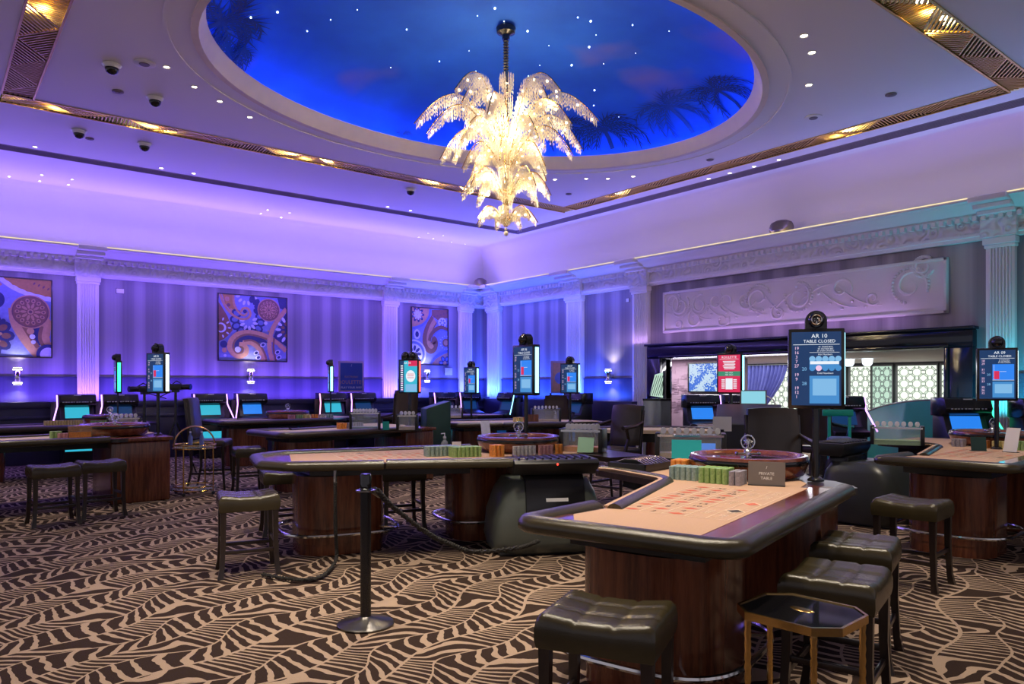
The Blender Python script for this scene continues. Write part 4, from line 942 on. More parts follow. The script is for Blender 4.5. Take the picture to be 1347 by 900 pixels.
        b = MB(); palm_emblem(b, (ox, -.092, z1 + .058), .032); b.build('palm_emblem', 'chrome', hd) if kind == 'main' else None
    return t
def face(p, turn=0.0):
    """yaw that makes -y face the camera, then turned"""
    return math.atan2(-p[1], -p[0]) + PI / 2 + R(turn)
def mon_px(label, x, ytop, ybot, turn, kind, strip, **kw):
    d = F * kw.get('h', 0.55) / (ybot - ytop); p = PD(x, d); zt = ZY(ytop, p)
    return monitor(label, p, zt, face(p, turn), kind, strip, **kw)
p = PD(1073, 5.14); monitor('tall screen reading AR 10 TABLE CLOSED on the foreground table', p, ZY(433, p), face(p, 4), 'main', 'neon_cyan', title='AR 10')
p = tl(T3, 2.30, 0.28); p = PD(1311, depth(p)); monitor('screen with a red bar chart on the table at the right edge', p, ZY(458, p), face(p, 8), 'chart', 'neon_white', title='AR 09')
p = PD(692, 8.1); monitor('turned screen with cyan light strip behind the nearer central wheel', p, ZY(454, p), face(p, -50), 'chart', 'neon_cyan', title='AR 06')
p = PD(208, 10.0); monitor('turned screen with white light strip on the mahogany cabinet at left', p, ZY(464, p), face(p, -52), 'chart', 'neon_white', title='AR 03')
p = PD(539, 12.0); monitor('white and red lit screen with twin camera heads in front of the narrow paisley painting', p, ZY(473, p), face(p, -28), 'poster', 'neon_red', zbase=0.838, heads=2)
p = PD(750, 13.4); monitor('small screen in front of the pink poster by the right wall', p, ZY(478, p), face(p, -28), 'chart', 'neon_cyan', title='AR 07')
p = PD(620, 15.2); monitor('smallest distant screen near the room corner', p, ZY(483, p), face(p, -45), 'chart', 'neon_cyan', zbase=0, title='AR 05')
p = PD(961, 10.1); monitor('red lit screen in front of the doorway opening', p, ZY(465, p), face(p, -25), 'red', 'neon_cyan', zbase=0)
p = PD(155, 12.6); monitor('edge-on screen with green light strip in front of the left pilaster', p, ZY(475, p), face(p, -84), 'small', 'neon_green')
p = PD(435, 15.2); monitor('edge-on screen with pale cyan light strip beside the blue poster', p, ZY(481, p), face(p, -84), 'small', 'neon_cyan')
# ================================================================== TABLE LIGHTING (recessed downlights)
dl = MB(); dl.lathe([(0.001, 0.004), (0.040, 0.004), (0.040, 0.0), (0.052, -0.004), (0.056, 0.003)], 14, mi=0)
dlm = MB(); dlm.lathe([(0.040, 0.003), (0.052, -0.006), (0.060, 0.002)], 16); dl_ring = dlm.mesh('bezel', 'white_plastic')
dlm = MB(); dlm.lathe([(0.001, 0.0005), (0.041, 0.0015)], 16); dl_lens = dlm.mesh('lens', 'warm_lamp')
def downlight(x, y, label, group, s=1.0):
    p = P(x, y, ZC); t = thing('downlight', label, 'downlight', (p.x, p.y, ZC - 0.003), 0, group); t.scale = (s * .72, s * .72, 1)
    put('bezel', dl_ring, t); put('lens', dl_lens, t); return p
for x, y in ((219, 88), (255.6, 114), (289, 133), (328.6, 154)): downlight(x, y, 'small round downlight in the row left of the oval dome', 'downlights left of the dome')
for x, y in ((46, 193), (212, 221), (254.7, 228), (510, 272), (540, 277)): downlight(x, y, 'small round downlight between the gold strip and the left air slot', 'downlights by the left slot')
for x, y in ((730, 236), (771, 235), (799.6, 235), (833, 232)): downlight(x, y, 'small round downlight in the row below the right end of the dome', 'downlights beyond the dome')
for x, y in ((1057.6, 46.8), (1068, 69), (1064, 111.6)): downlight(x, y, 'round downlight right of the oval dome', 'downlights right of the dome', 1.2)
for x, y in ((932, 235), (960, 227.5), (992, 219), (1024.6, 210)): downlight(x, y, 'small round downlight between the right gold strip and air slot', 'downlights by the right slot')
for x, y in ((12, 232), (55, 230), (52, 238), (95, 236), (90, 243)): downlight(x, y, 'small downlight in the far left ceiling cluster above the cornice', 'far left ceiling cluster', .8)
for x, y in ((343, 281), (352, 276), (381, 280), (370, 286)): downlight(x, y, 'small downlight in the cluster of four above the middle painting', 'ceiling cluster of four', .8)
for x, y in ((551, 312), (563, 307), (570, 314), (583, 310), (594, 318), (612, 321)): downlight(x, y, 'small downlight in the cluster near the room corner', 'corner ceiling cluster', .8)
WARM = (1.0, 0.86, 0.68)
def spot(p, e, ang=70, col=WARM, z=ZC - 0.03, blend=0.6, tgt=None):
    o = light('table_spot', 'SPOT', (p[0], p[1], z), e, col, spot_size=R(ang), spot_blend=blend, shadow_soft_size=0.12)
    if tgt is not None: o.rotation_euler = (Vector(tgt) - Vector((p[0], p[1], z))).to_track_quat('-Z', 'Y').to_euler()
for (p, e) in ((tl(T1, 1.1, .6), 420), (tl(T2, 1.3, .9, 0, -1), 420), (tl(T3, 1.1, .6), 420), (tl(T4, .9, .6), 420), (tl(T7, 1.2, .5), 300), (tl(T6, 1.0, .5), 200), (tl(T8, 1.2, .8, 0, -1), 260),
               (P(600, 830, 0), 420), (P(200, 800, 0), 420), (P(1290, 830, 0), 420), (P(330, 880, 0), 300), (Vector((7.4, 7.0)), 260)):
    spot(p, e)

# ================================================================== CHANDELIER
mat('crystal_glass', (0.92, 0.78, 0.52), 0.18, var=0.16, scale=60, spec=0.9)
emit('bulb_glow', (1.0, 0.84, 0.55), 9.0)
ch = thing('chandelier', 'tiered crystal chandelier shaped like a palm tree under the blue dome', 'chandelier', (EC, EV, 0))
MB().lathe([(.10, 6.20), (.13, 6.17), (.12, 6.11), (.05, 6.08), (.05, 6.02)], 20).build('ceiling_canopy', 'black_satin', ch)
st = MB(); st.cyl((0, 0, 4.9), .026, 1.15, 10); z = 4.95
while z < 6.02: st.lathe([(.027, -.010), (.040, 0), (.027, .010)], 10, (0, 0, z)); z += .036
st.build('twisted_stem', 'black_satin', ch)
MB().lathe([(.025, 3.58), (.035, 3.7), (.035, 4.9), (.05, 5.0), (.02, 5.05)], 12).build('trunk', 'brass', ch)
fin = MB(); fin.ball((0, 0, 3.49), .035, 12); fin.ball((0, 0, 3.55), .022, 10); fin.build('finial', 'crystal_glass', ch)
def frond_meshes(rt, z0, zp, rp, zt, wid, drop, ns, seed):
    """frond in the xz plane: root (0,z0) -> peak (rp,zp) -> tip (rt,zt)"""
    rg = random.Random(seed)
    def spn(t):                                     # quadratic through root, peak, tip
        tp = rp / rt; x = rt * (t ** 0.85)
        if t < .5: q = t / .5; zz = z0 + (zp - z0) * math.sin(q * PI / 2)
        else: q = (t - .5) / .5; zz = zp + (zt - zp) * (1 - math.cos(q * PI / 2)) ** 1.0
        return x, zz
    a = MB(); a.tube([(spn(k / 16)[0] + .02, 0, spn(k / 16)[1]) for k in range(17)], .008, 6)
    b = MB()
    for k in range(ns):
        t = (k + .5) / ns; x, zz = spn(t); half = wid * math.sin(PI * min(.98, .10 + .86 * t)) ** .7; m = 7
        for j in range(m):
            w = (j / (m - 1) * 2 - 1) * half + rg.uniform(-.006, .006); sag = .10 * (w / max(.01, wid)) ** 2 * wid * 3
            L = drop * (0.55 + .45 * math.sin(PI * t)) * rg.uniform(.6, 1.15); x_ = x + rg.uniform(-.008, .008); top = zz - sag; r_ = .0045
            nb = max(2, int(L / .045))
            for q in range(nb):                       # beads of the strand
                c0 = top - L * q / nb; c1 = top - L * (q + .86) / nb; cm_ = (c0 + c1) / 2
                b.add([(x_, w, c0), (x_ + r_, w, cm_), (x_, w + r_, cm_), (x_ - r_, w, cm_), (x_, w - r_, cm_), (x_, w, c1)], [(0, 1, 2), (0, 2, 3), (0, 3, 4), (0, 4, 1), (5, 2, 1), (5, 3, 2), (5, 4, 3), (5, 1, 4)])
    bulbs = [spn(t) for t in ((.25, .5, .75, .93) if rt > .7 else (.35, .8))]
    return a.mesh('frond_rib', 'brass'), b.mesh('crystal_strands', 'crystal_glass', smooth=False), bulbs
bm_ = MB(); bm_.ball((0, 0, 0), .015, 8); bulb_me = bm_.mesh('bulb', 'bulb_glow')
tiers = [(1.19, 4.58, 5.33, .6, 4.95, .085, .17, 50, 6, -38, 1), (1.04, 4.48, 5.10, .55, 4.68, .085, .17, 46, 6, -20, 2), (.62, 4.52, 5.46, .3, 5.08, .085, .17, 34, 6, -8, 6), (.86, 4.36, 4.88, .45, 4.48, .085, .17, 40, 6, -44, 3), (.60, 4.28, 4.64, .3, 4.26, .08, .16, 30, 6, -12, 7),
         (.57, 3.95, 4.30, .32, 3.99, .08, .17, 30, 8, 5, 4), (.40, 3.64, 3.82, .2, 3.64, .06, .12, 22, 7, 20, 5)]
for (rt, z0, zp, rp, zt, wid, drop, ns, nf, off, sd) in tiers:
    rib, cry, bulbs = frond_meshes(rt, z0, zp, rp, zt, wid, drop, ns, sd)
    for k in range(nf):
        o = put('frond', rib, ch, (0, 0, 0), R(off + 360 * k / nf + random.uniform(-4, 4)))
        stuff(put('crystal_strands', cry, o))
        for x, zz in bulbs: put('bulb', bulb_me, o, (x, 0, zz - .06))
for z, e in ((5.0, 30), (4.7, 38), (4.1, 30), (3.75, 16)):
    for k in range(3): a = R(120 * k + z * 50); light('chandelier_light', 'POINT', (EC + .42 * math.cos(a), EV + .42 * math.sin(a), z), e / 3, (1.0, 0.80, 0.50), shadow_soft_size=.05)

for k in range(6):
    a = R(-38 + 60 * k + 15)
    for rr_, z, e in ((.80, 5.02, 5), (.62, 4.62, 4)): light('chandelier_light', 'POINT', (EC + rr_ * math.cos(a), EV + rr_ * math.sin(a), z), e, (1.0, 0.82, 0.54), shadow_soft_size=.03)

# ================================================================== CEILING FITTINGS
def cctv(x, y, label):
    p = P(x, y, ZC - .05); t = thing('security_camera', label, 'camera', (p.x, p.y, ZC - .002))
    MB().lathe([(.10, 0), (.11, -.012), (.09, -.03), (.085, -.05)], 20).build('mount', 'white_plastic', t); MB().ball((0, 0, -.055), .075, 16, squash=.9).build('dome_cover', 'black_gloss', t)
cctv(147, 90, 'dark dome camera on the ceiling nearest the left gold strip corner'); cctv(204, 133, 'dark dome camera on the ceiling, inside the gold frame, left of the dome'); cctv(104, 176, 'dark dome camera beyond the gold strip at far left'); cctv(190, 193, 'dark dome camera beyond the gold strip, right of another one'); cctv(540, 252, 'dark dome camera on the ceiling left of the chandelier tip')
def disc(x, y, r, m, label, cat, name):
    p = P(x, y, ZC); t = thing(name, label, cat, (p.x, p.y, ZC - .001)); MB().lathe([(r, 0), (r, -.010), (r * .9, -.014), (.001, -.014)], 20).build('cover', m, t); MB().lathe([(r * .5, -.014), (r * .45, -.022), (.001, -.022)], 14).build('centre_cap', 'vent_taupe', t)
disc(155, 120, .07, 'vent_taupe', 'small dark sprinkler plate below the nearest dome camera', 'sprinkler', 'sprinkler'); disc(118, 182, .06, 'vent_taupe', 'small dark plate right of the far left dome camera', 'sprinkler', 'sprinkler')
disc(190, 83, .12, 'ceiling_plaster', 'round white ceiling speaker left of the dome', 'speaker', 'ceiling_speaker'); disc(1070, 154, .12, 'ceiling_plaster', 'round white ceiling speaker right of the dome', 'speaker', 'ceiling_speaker')
disc(1172, 124, .07, 'vent_taupe', 'small dark ceiling fitting near the right gold corner', 'sprinkler', 'sprinkler'); disc(934, 210, .06, 'vent_taupe', 'small dark ceiling fitting right of the dome edge', 'sprinkler', 'sprinkler'); disc(748, 255, .06, 'vent_taupe', 'small dark ceiling fitting above the far gold corner', 'sprinkler', 'sprinkler')
def cornice_speaker(p, yaw, label):
    t = thing('loudspeaker', label, 'speaker', (p[0], p[1], 4.232), yaw); MB().lathe([(.001, 0), (.13, 0), (.16, .04), (.17, .12), (.15, .2), (.09, .235), (.001, .24)], 24, sx=1.25).build('speaker_shell', 'vent_taupe', t)
    MB().lathe([(.172, .05), (.178, .12), (.162, .18)], 24, sx=1.25).build('grille', 'grey_card', t)
pc = PD(629, 20.0); cornice_speaker((UW - .42, VW - .42), R(45), 'grey rounded loudspeaker on the cornice in the room corner'); pc = PU(1028, UW - .42); cornice_speaker(pc, R(90), 'grey rounded loudspeaker on the right cornice above the relief panel')

# ================================================================== PAINTINGS
ART = ['art_peri', 'art_navy', 'art_blue', 'art_tan', 'art_brown', 'art_pale', 'art_ochre', 'art_maroon']
class Art:
    def __init__(s, w, h): s.b = MB(); s.w, s.h = w, h; s.k = 0
    def put(s, pts, mi, faces=None):
        s.k += 1; y = -.0245 - .00012 * s.k
        cl = lambda v: min(1, max(0, v))
        vs_ = [((cl(u) - .5) * s.w, y, (cl(v) - .5) * s.h) for u, v in pts]; s.b.add(vs_, faces or [tuple(range(len(pts)))], mi)
    def disc(s, u, v, r, mi, n=28, e=1.0, rot=0):
        ar = s.w / s.h; pts = []
        for k in range(n):
            a = 2 * PI * k / n; x, y = r * math.cos(a), r * e * math.sin(a); pts.append((u + (x * math.cos(rot) - y * math.sin(rot)), v + (x * math.sin(rot) + y * math.cos(rot)) * ar))
        s.put(pts, mi)
    def ribbon(s, path, wd, mi, scal=0, taper=False):
        pts = [Vector(p) for p in path]; fine = []
        for i in range(len(pts) - 1):
            p0, p1, p2, p3 = pts[max(0, i - 1)], pts[i], pts[i + 1], pts[min(len(pts) - 1, i + 2)]
            for k in range(8):
                t = k / 8; fine.append(.5 * ((2 * p1) + (-p0 + p2) * t + (2 * p0 - 5 * p1 + 4 * p2 - p3) * t * t + (-p0 + 3 * p1 - 3 * p2 + p3) * t ** 3))
        fine.append(pts[-1]); n = len(fine); vs_ = []
        for i, p in enumerate(fine):
            d = (fine[min(n - 1, i + 1)] - fine[max(0, i - 1)]); d = d.normalized() if d.length > 1e-7 else Vector((1, 0)); nn = Vector((-d.y, d.x)); w = wd / 2 * ((1 - .7 * i / n) if taper else 1)
            sc = 1 + scal * abs(math.sin(i * .9)); vs_ += [tuple(p + nn * w * sc), tuple(p - nn * w)]
        s.put(vs_, mi, [(2 * i, 2 * i + 1, 2 * i + 3, 2 * i + 2) for i in range(n - 1)])
    def petals(s, u, v, r0, n, rp, mi, e=.45, a0=0, span=2 * PI):
        for k in range(n):
            a = a0 + span * k / n; s.disc(u + r0 * math.cos(a), v + r0 * math.sin(a) * s.w / s.h, rp, mi, 10, e, a)
    def mandala(s, u, v, r):
        s.disc(u, v, r, 3); s.disc(u, v, r * .93, 7); s.disc(u, v, r * .86, 4)
        s.petals(u, v, r * .66, 14, r * .13, 3, .8); s.petals(u, v, r * .66, 14, r * .06, 7, 1); s.petals(u, v, r * .36, 10, r * .17, 3, .45); s.disc(u, v, r * .16, 3); s.disc(u, v, r * .09, 7)
def painting(label, p0, p1, z0, z1, design):
    """hung on the left wall between two wall points"""
    w, h = p1.x - p0.x, z1 - z0; t = thing('painting', label, 'painting', ((p0.x + p1.x) / 2, VW - .002, (z0 + z1) / 2))
    MB().box(-w / 2, w / 2, -.024, 0, -h / 2, h / 2).build('canvas', 'art_peri', t, smooth=False)
    for x0, x1, za, zb in ((-w / 2 - .02, w / 2 + .02, h / 2, h / 2 + .022), (-w / 2 - .02, w / 2 + .02, -h / 2 - .022, -h / 2), (-w / 2 - .022, -w / 2, -h / 2, h / 2), (w / 2, w / 2 + .022, -h / 2, h / 2)): MB().box(x0, x1, -.05, 0, za, zb).build('frame_side', 'dark_wood', t, bevel=.004)
    a = Art(w, h); design(a); a.b.build('printed_pattern', ART, t, smooth=False); return t
def dsg_mid(a):
    a.put([(0, .88), (.05, .80), (.12, .68), (.17, .55), (.2, .46), (.14, .38), (.08, .32), (0, .28)], 4)
    a.put([(.05, 1), (.22, 1), (.22, .86), (.27, .76), (.34, .70), (.28, .66), (.18, .74), (.09, .86)], 6)
    for u, v, r, m in ((.12, .93, .034, 3), (.14, .84, .026, 7), (.18, .77, .02, 3), (.23, .72, .02, 7)): a.disc(u, v, r, m)
    a.petals(.42, .62, .19, 9, .075, 1, .8, R(150), R(260)); a.petals(.42, .62, .19, 9, .045, 2, .8, R(150), R(260)); a.petals(.43, .60, .10, 7, .04, 5, .5, R(170), R(250)); a.petals(.40, 1.02, .13, 6, .035, 5, .55, R(195), R(175)); a.petals(.45, .83, .12, 4, .06, 1, .7, R(-30), R(140))
    a.ribbon([(.02, 1), (.08, .84), (.18, .71), (.30, .64), (.41, .65), (.455, .72), (.42, .80), (.35, .80), (.315, .74)], .035, 3); a.ribbon([(.21, 1), (.215, .88), (.26, .77), (.33, .70), (.38, .70), (.40, .74), (.37, .76)], .03, 3); a.disc(.375, .755, .028, 1)
    a.put([(.86, 1), (1, 1), (1, .80), (.90, .84)], 1); a.mandala(.73, .80, .17)
    a.put([(1, .78), (.9, .6), (.84, .48), (.80, .38), (.84, .34), (1, .24)], 1); a.petals(1.04, .5, .17, 12, .045, 5, .5)
    a.petals(1.04, .5, .10, 9, .03, 4, .7)
    a.put([(.2, .3), (.24, .4), (.36, .42), (.52, .40), (.66, .34), (.72, .28), (.6, .29), (.45, .31), (.32, .28), (.30, .20), (.24, .14), (.2, .2)], 1)
    a.ribbon([(1.0, .16), (.86, .29), (.70, .385), (.55, .43), (.40, .44), (.26, .40), (.17, .30), (.15, .18), (.22, .08), (.30, .055), (.385, .10), (.40, .18), (.35, .24), (.29, .25)], .062, 3, .35)
    a.ribbon([(.70, .34), (.55, .385), (.40, .40), (.28, .35), (.215, .27), (.21, .18), (.26, .11), (.33, .13), (.34, .19), (.29, .21)], .03, 4); a.ribbon([(.34, .27), (.46, .27), (.56, .20), (.62, .1), (.64, 0)], .062, 3, .3); a.ribbon([(.36, .30), (.48, .31), (.60, .23), (.67, .1), (.69, 0)], .03, 4)
    a.disc(.27, .165, .042, 5); a.ribbon([(1.0, .84), (.88, .68), (.79, .52), (.745, .36), (.735, .2), (.78, 0)], .062, 3, .25); a.ribbon([(.81, .36), (.80, .2), (.84, 0)], .028, 4)
    for u, v, m, r in ((.07, .24, 1, .05), (.08, .15, 3, .035), (.09, .07, 5, .02), (.68, .59, 5, .026), (.72, .47, 3, .014)): a.disc(u, v, r, m)
    for u, v in ((.54, .12), (.57, .05), (.64, .25), (.86, .14), (.88, .06)): a.disc(u, v, .045, 5, 8, .75, .5); a.disc(u, v, .028, 1, 8, .75, .5)
    a.disc(.03, .49, .075, 5, 20, .95); a.disc(.025, .49, .05, 4); a.petals(.02, .49, .13, 10, .024, 5, .5)
def dsg_left(a):
    a.put([(.3, 1), (1, 1), (1, .76), (.85, .78), (.7, .84), (.55, .93)], 6); a.ribbon([(.45, 1), (.6, .88), (.78, .80), (1.0, .75)], .05, 5, .4)
    for k in range(5): a.disc(.82 + .05 * k, .95 - .02 * k, .02, 7, 8, .5, 1)
    a.ribbon([(.0, .90), (.12, 1.0), (.24, .90), (.36, 1.0), (.48, .9)], .035, 3); a.ribbon([(.0, .95), (.12, .88), (.24, .98), (.36, .88), (.45, .96)], .03, 3)
    a.ribbon([(0, .64), (.16, .62), (.32, .60), (.46, .66), (.47, .76), (.38, .80), (.30, .74)], .07, 1); a.ribbon([(.05, .70), (.2, .68), (.34, .72), (.4, .78)], .05, 4); a.disc(.14, .86, .04, 5)
    a.put([(.62, .44), (.72, .40), (.9, .40), (.95, .2), (.8, .1), (.7, .2)], 1)
    a.ribbon([(.60, .62), (.62, .44), (.70, .26), (.80, .10), (.88, 0)], .10, 3, .25); a.ribbon([(.68, .46), (.76, .30), (.86, .12)], .05, 4); a.ribbon([(1.0, .5), (.95, .40), (.93, .22), (.98, .1)], .10, 3, .2); a.ribbon([(.9, .4), (.88, .24), (.94, .1)], .04, 4)
    a.mandala(.78, .58, .21)
    a.petals(.36, .26, .17, 10, .09, 1, .75); a.petals(.36, .26, .17, 10, .05, 4, .75); a.petals(.36, .26, .085, 8, .05, 3, .5, .2); a.petals(.10, .2, .13, 8, .07, 1, .8); a.petals(.10, .2, .12, 8, .04, 3, .5)
    for u, v, r, m in ((.50, .45, .025, 1), (.78, .33, .04, 3), (.80, .26, .03, 5), (.81, .19, .025, 5), (.30, .50, .02, 5)): a.disc(u, v, r, m)
    a.disc(.97, .03, .13, 1); a.disc(.97, .03, .09, 5)
def dsg_narrow(a):
    a.put([(0, 1), (.5, 1), (.46, .86), (.34, .74), (.18, .67), (0, .64)], 3); a.petals(.16, .88, .13, 9, .055, 1, .6); a.petals(.16, .88, .07, 9, .06, 5, .4); a.ribbon([(.5, 1), (.47, .86), (.34, .73), (.16, .66), (0, .63)], .05, 2)
    a.put([(.55, .98), (1, 1), (1, .85), (.85, .84), (.72, .80), (.55, .88)], 4)
    for k in range(5): a.disc(.62 + .09 * k, .86 + .02 * k, .03, 7, 8, .6, .6)
    a.disc(.85, .76, .12, 5); a.petals(.85, .76, .06, 6, .03, 2, .7)
    a.ribbon([(.62, .82), (.48, .66), (.40, .50), (.41, .36), (.50, .29), (.60, .32), (.62, .40), (.54, .43)], .20, 4, .1); a.ribbon([(.64, .80), (.53, .66), (.46, .50), (.47, .38), (.53, .33), (.58, .36)], .10, 3)
    a.ribbon([(1.0, .63), (.82, .67), (.64, .62), (.52, .52), (.48, .42)], .08, 4); a.ribbon([(1, .60), (.82, .63), (.68, .58), (.58, .50)], .025, 2); a.disc(.95, .40, .10, 4); a.disc(.95, .40, .065, 3); a.petals(.95, .40, .16, 14, .02, 5, .6)
    a.disc(.14, .53, .09, 5, 20, 1.3); a.disc(.14, .53, .05, 1, 20, 1.4)
    a.disc(.05, .18, .34, 5); a.disc(.05, .18, .30, 2); a.disc(.05, .18, .24, 5); a.petals(.05, .18, .14, 9, .07, 1, .5)
    a.put([(.55, 0), (.66, .10), (.85, .18), (1, .22), (1, 0)], 3); a.ribbon([(.5, 0), (.64, .12), (.84, .20), (1, .25)], .05, 2); a.petals(.92, .03, .11, 6, .07, 1, .8); a.petals(.92, .03, .11, 6, .045, 2, .8)
q0, q1 = PV(287, VW), PV(376, VW); zb, zt = ZY(474.5, (q0 + q1) / 2), ZY(390, (q0 + q1) / 2); painting('square paisley painting with a scalloped swirl, hung in the middle of the left wall', q0, q1, zb, zt, dsg_mid)
q1 = PV(67, VW); q0 = Vector((q1.x - 1.55, VW, 0)); painting('paisley painting with a large round mandala, cut by the left picture edge', q0, q1, ZY(470, q1), ZY(370, q1), dsg_left)
q0, q1 = PV(541, VW), PV(588, VW); painting('narrow tall paisley painting between two pilasters near the corner', q0, q1, ZY(480, q1), ZY(408, q1), dsg_narrow)

# ================================================================== SCONCES, SMALL SIGNS, POSTERS
def sconce(p, yaw, z, label):
    t = thing('wall_sconce', label, 'wall lamp', (p[0], p[1], z), yaw)
    MB().lathe([(.075, -.16), (.078, -.10), (.055, -.07), (.048, 0), (.055, .07), (.078, .10), (.075, .16)], 20).build('sconce_body', 'chrome', t)
    MB().box(-.03, .03, 0, .16, -.05, .05).build('bracket', 'chrome', t, bevel=.005)
    for s_ in (-1, 1):
        MB().lathe([(.001, .165 * s_), (.070, .165 * s_), (.078, .13 * s_), (.0785, .115 * s_)], 16).build('lamp_glass', 'warm_lamp' if False else 'sconce_glow', t)
    c_, s2 = math.cos(yaw), math.sin(yaw)
    for s_ in (-1, 1): light('sconce_light', 'SPOT', (p[0], p[1], z + .18 * s_), 16, (1.0, .92, .82), (0 if s_ < 0 else PI, 0, 0), spot_size=R(120), spot_blend=.7, shadow_soft_size=.03)
emit('sconce_glow', (1.0, .93, .80), 5.0)
for x, lb in ((23, 'chrome up-and-down wall lamp under the mandala painting'), (330, 'chrome up-and-down wall lamp under the square swirl painting'), (562, 'chrome wall lamp beside the twin camera screen near the corner')):
    p = PV(x, VW - .17); sconce(p, 0, ZY(495, p), lb)
p = PU(800, UW - .17); sconce(p, R(-90), ZY(495, p), 'chrome up-and-down wall lamp on the right wall between pilasters')
def wall_plate(p, yaw, z, w, h, m, label):
    t = thing('wall_sign', label, 'sign', (p[0], p[1], z), yaw); MB().box(-w / 2, w / 2, -.015, .0, -h / 2, h / 2).build('sign_face', m, t, bevel=.003); MB().box(-w / 2 - .01, w / 2 + .01, -.01, .0, -h / 2 - .01, h / 2 + .01).build('sign_back', 'grey_card', t)
p = PV(590, VW - .03); wall_plate(p, 0, ZY(489, p), .24, .2, 'art_pale', 'small pale square notice under the narrow painting')
p = PV(158, VW); wall_plate(p, 0, ZY(383, p), .14, .09, 'paper_white', 'tiny pale tag high on the left wall beside the pilaster'); p = PU(826, UW); wall_plate(p, R(-90), ZY(395, p), .09, .08, 'paper_white', 'tiny pale tag high on the right wall beside the pilaster')
def poster(label, p, yaw, w, z0, z1, ground, lines):
    t = thing('poster_board', label, 'poster', (p[0], p[1], 0), yaw)
    MB().box(-w / 2, w / 2, -.03, .0, z0, z1).build('poster_frame', 'panel_mauve', t, bevel=.008)
    s = MB(); s.add([(x, -.032, z) for x, z in ((-w / 2 + .05, z0 + .05), (w / 2 - .05, z0 + .05), (w / 2 - .05, z1 - .05), (-w / 2 + .05, z1 - .05))], [(0, 1, 2, 3)], 0)
    for txt, size, x, z, mi in lines: font_add(s, txt, size, x, z, mi, -.0335)
    if ground == 'art_tan': s.add([(.0 + .14 * math.cos(2 * PI * k / 24), -.0335, z0 + .35 + .14 * math.sin(2 * PI * k / 24)) for k in range(24)], [tuple(range(24))], 3)
    s.build('poster_print', [ground, 'art_tan', 'paper_white', 'art_blue'], t, smooth=False)
    for sx in (-1, 1): MB().box(sx * w / 2 - .02, sx * w / 2 + .02, -.01, .03, 0, z0).build('poster_leg', 'black_satin', t)
p = PV(461.5, 16.52); poster('dark blue poster board with pinkish lettering near the pilaster', p, 0, .68, ZY(516, p), ZY(475, p), 'poster_blue' if 'poster_blue' in MATS else 'art_navy', [('ROULETTE+', .125, 0, ZY(503, p), 1), ('PLAY YOUR WAY', .07, 0, ZY(510, p), 2), ('ELECTRONIC', .06, 0, ZY(496, p), 1), ('/', .08, 0, ZY(481, p), 2)])
p = PD(737, 17.5); poster('pinkish poster board with a blue disc by the right wall', p, face(p, 10), .46, ZY(517, p), ZY(475, p), 'art_tan', [])
# ================================================================== GAMING TERMINALS
def make_terminal(label, loc, yaw, scr='screen_blue', neon='neon_violet', sides=(-1, 1)):
    t = thing('gaming_terminal', label, 'gaming machine', (loc[0], loc[1], 0), yaw, 'gaming terminals'); w = .31
    MB().box(-.25, .25, -.22, .25, 0, .72).build('cabinet', 'black_satin', t, bevel=.012)
    b = MB(); pr = [(-.30, .72), (-.34, .80), (-.10, .86), (.02, 1.16), (.25, 1.16), (.25, .72)]; n = len(pr)
    b.add([(-.28, y, z) for y, z in pr] + [(.28, y, z) for y, z in pr], [tuple(range(n - 1, -1, -1)), tuple(range(n, 2 * n))] + [(i, (i + 1) % n, n + (i + 1) % n, n + i) for i in range(n)]); b.build('console', 'black_plastic', t, bevel=.008)
    b = MB(); pr = [(-.10, 1.14), (-.13, 1.20), (-.08, 1.33), (-.02, 1.345), (.25, 1.345), (.25, 1.10), (0, 1.10)]; n = len(pr)
    b.add([(-w, y, z) for y, z in pr] + [(w, y, z) for y, z in pr], [tuple(range(n - 1, -1, -1)), tuple(range(n, 2 * n))] + [(i, (i + 1) % n, n + (i + 1) % n, n + i) for i in range(n)]); hd = b.build('head_box', 'black_satin', t, bevel=.008)
    b = MB()
    for k in range(11): b.box(-.25 + .045 * k, -.25 + .045 * k + random.uniform(.015, .035), -.137, -.13, 1.192, 1.205)
    b.box(-.06, .06, -.085, -.075, 1.318, 1.332); stuff(b.build('marquee_lettering', 'white_plastic', hd, smooth=False))
    b = MB(); b.add([(-.20, -.092, .90), (.20, -.092, .90), (.20, -.012, 1.10), (-.20, -.012, 1.10)], [(0, 1, 2, 3)]); b.add([(-.20, -.086, .897), (.20, -.086, .897), (.20, -.006, 1.097), (-.20, -.006, 1.097)], [(3, 2, 1, 0)]); s = b.build('screen', scr, t, smooth=False)
    b = MB(); b.box(-.22, .22, -.225, -.221, .28, .56); b.build('belly_glass', scr, t, smooth=False)
    for sx in sides:
        b = MB(); b.tube([(sx * (w + .02), -.05, 1.33), (sx * (w + .02), -.10, 1.12), (sx * (w + .09), -.22, .88), (sx * (w + .11), -.26, .80)], .013, 6); b.build('light_tube', neon, t)
        b = MB(); b.bar((sx * (w + .01), .05, .3), (sx * (w + .01), .05, 1.2), .05, .2); b.build('side_wing', 'black_plastic', t)
    return t
def row(lst):
    for i, (x, v, lab, scr, neon, sd) in enumerate(lst):
        p = PV(x, v); make_terminal(lab, p, 0, scr, neon, sd)
VT = 16.12
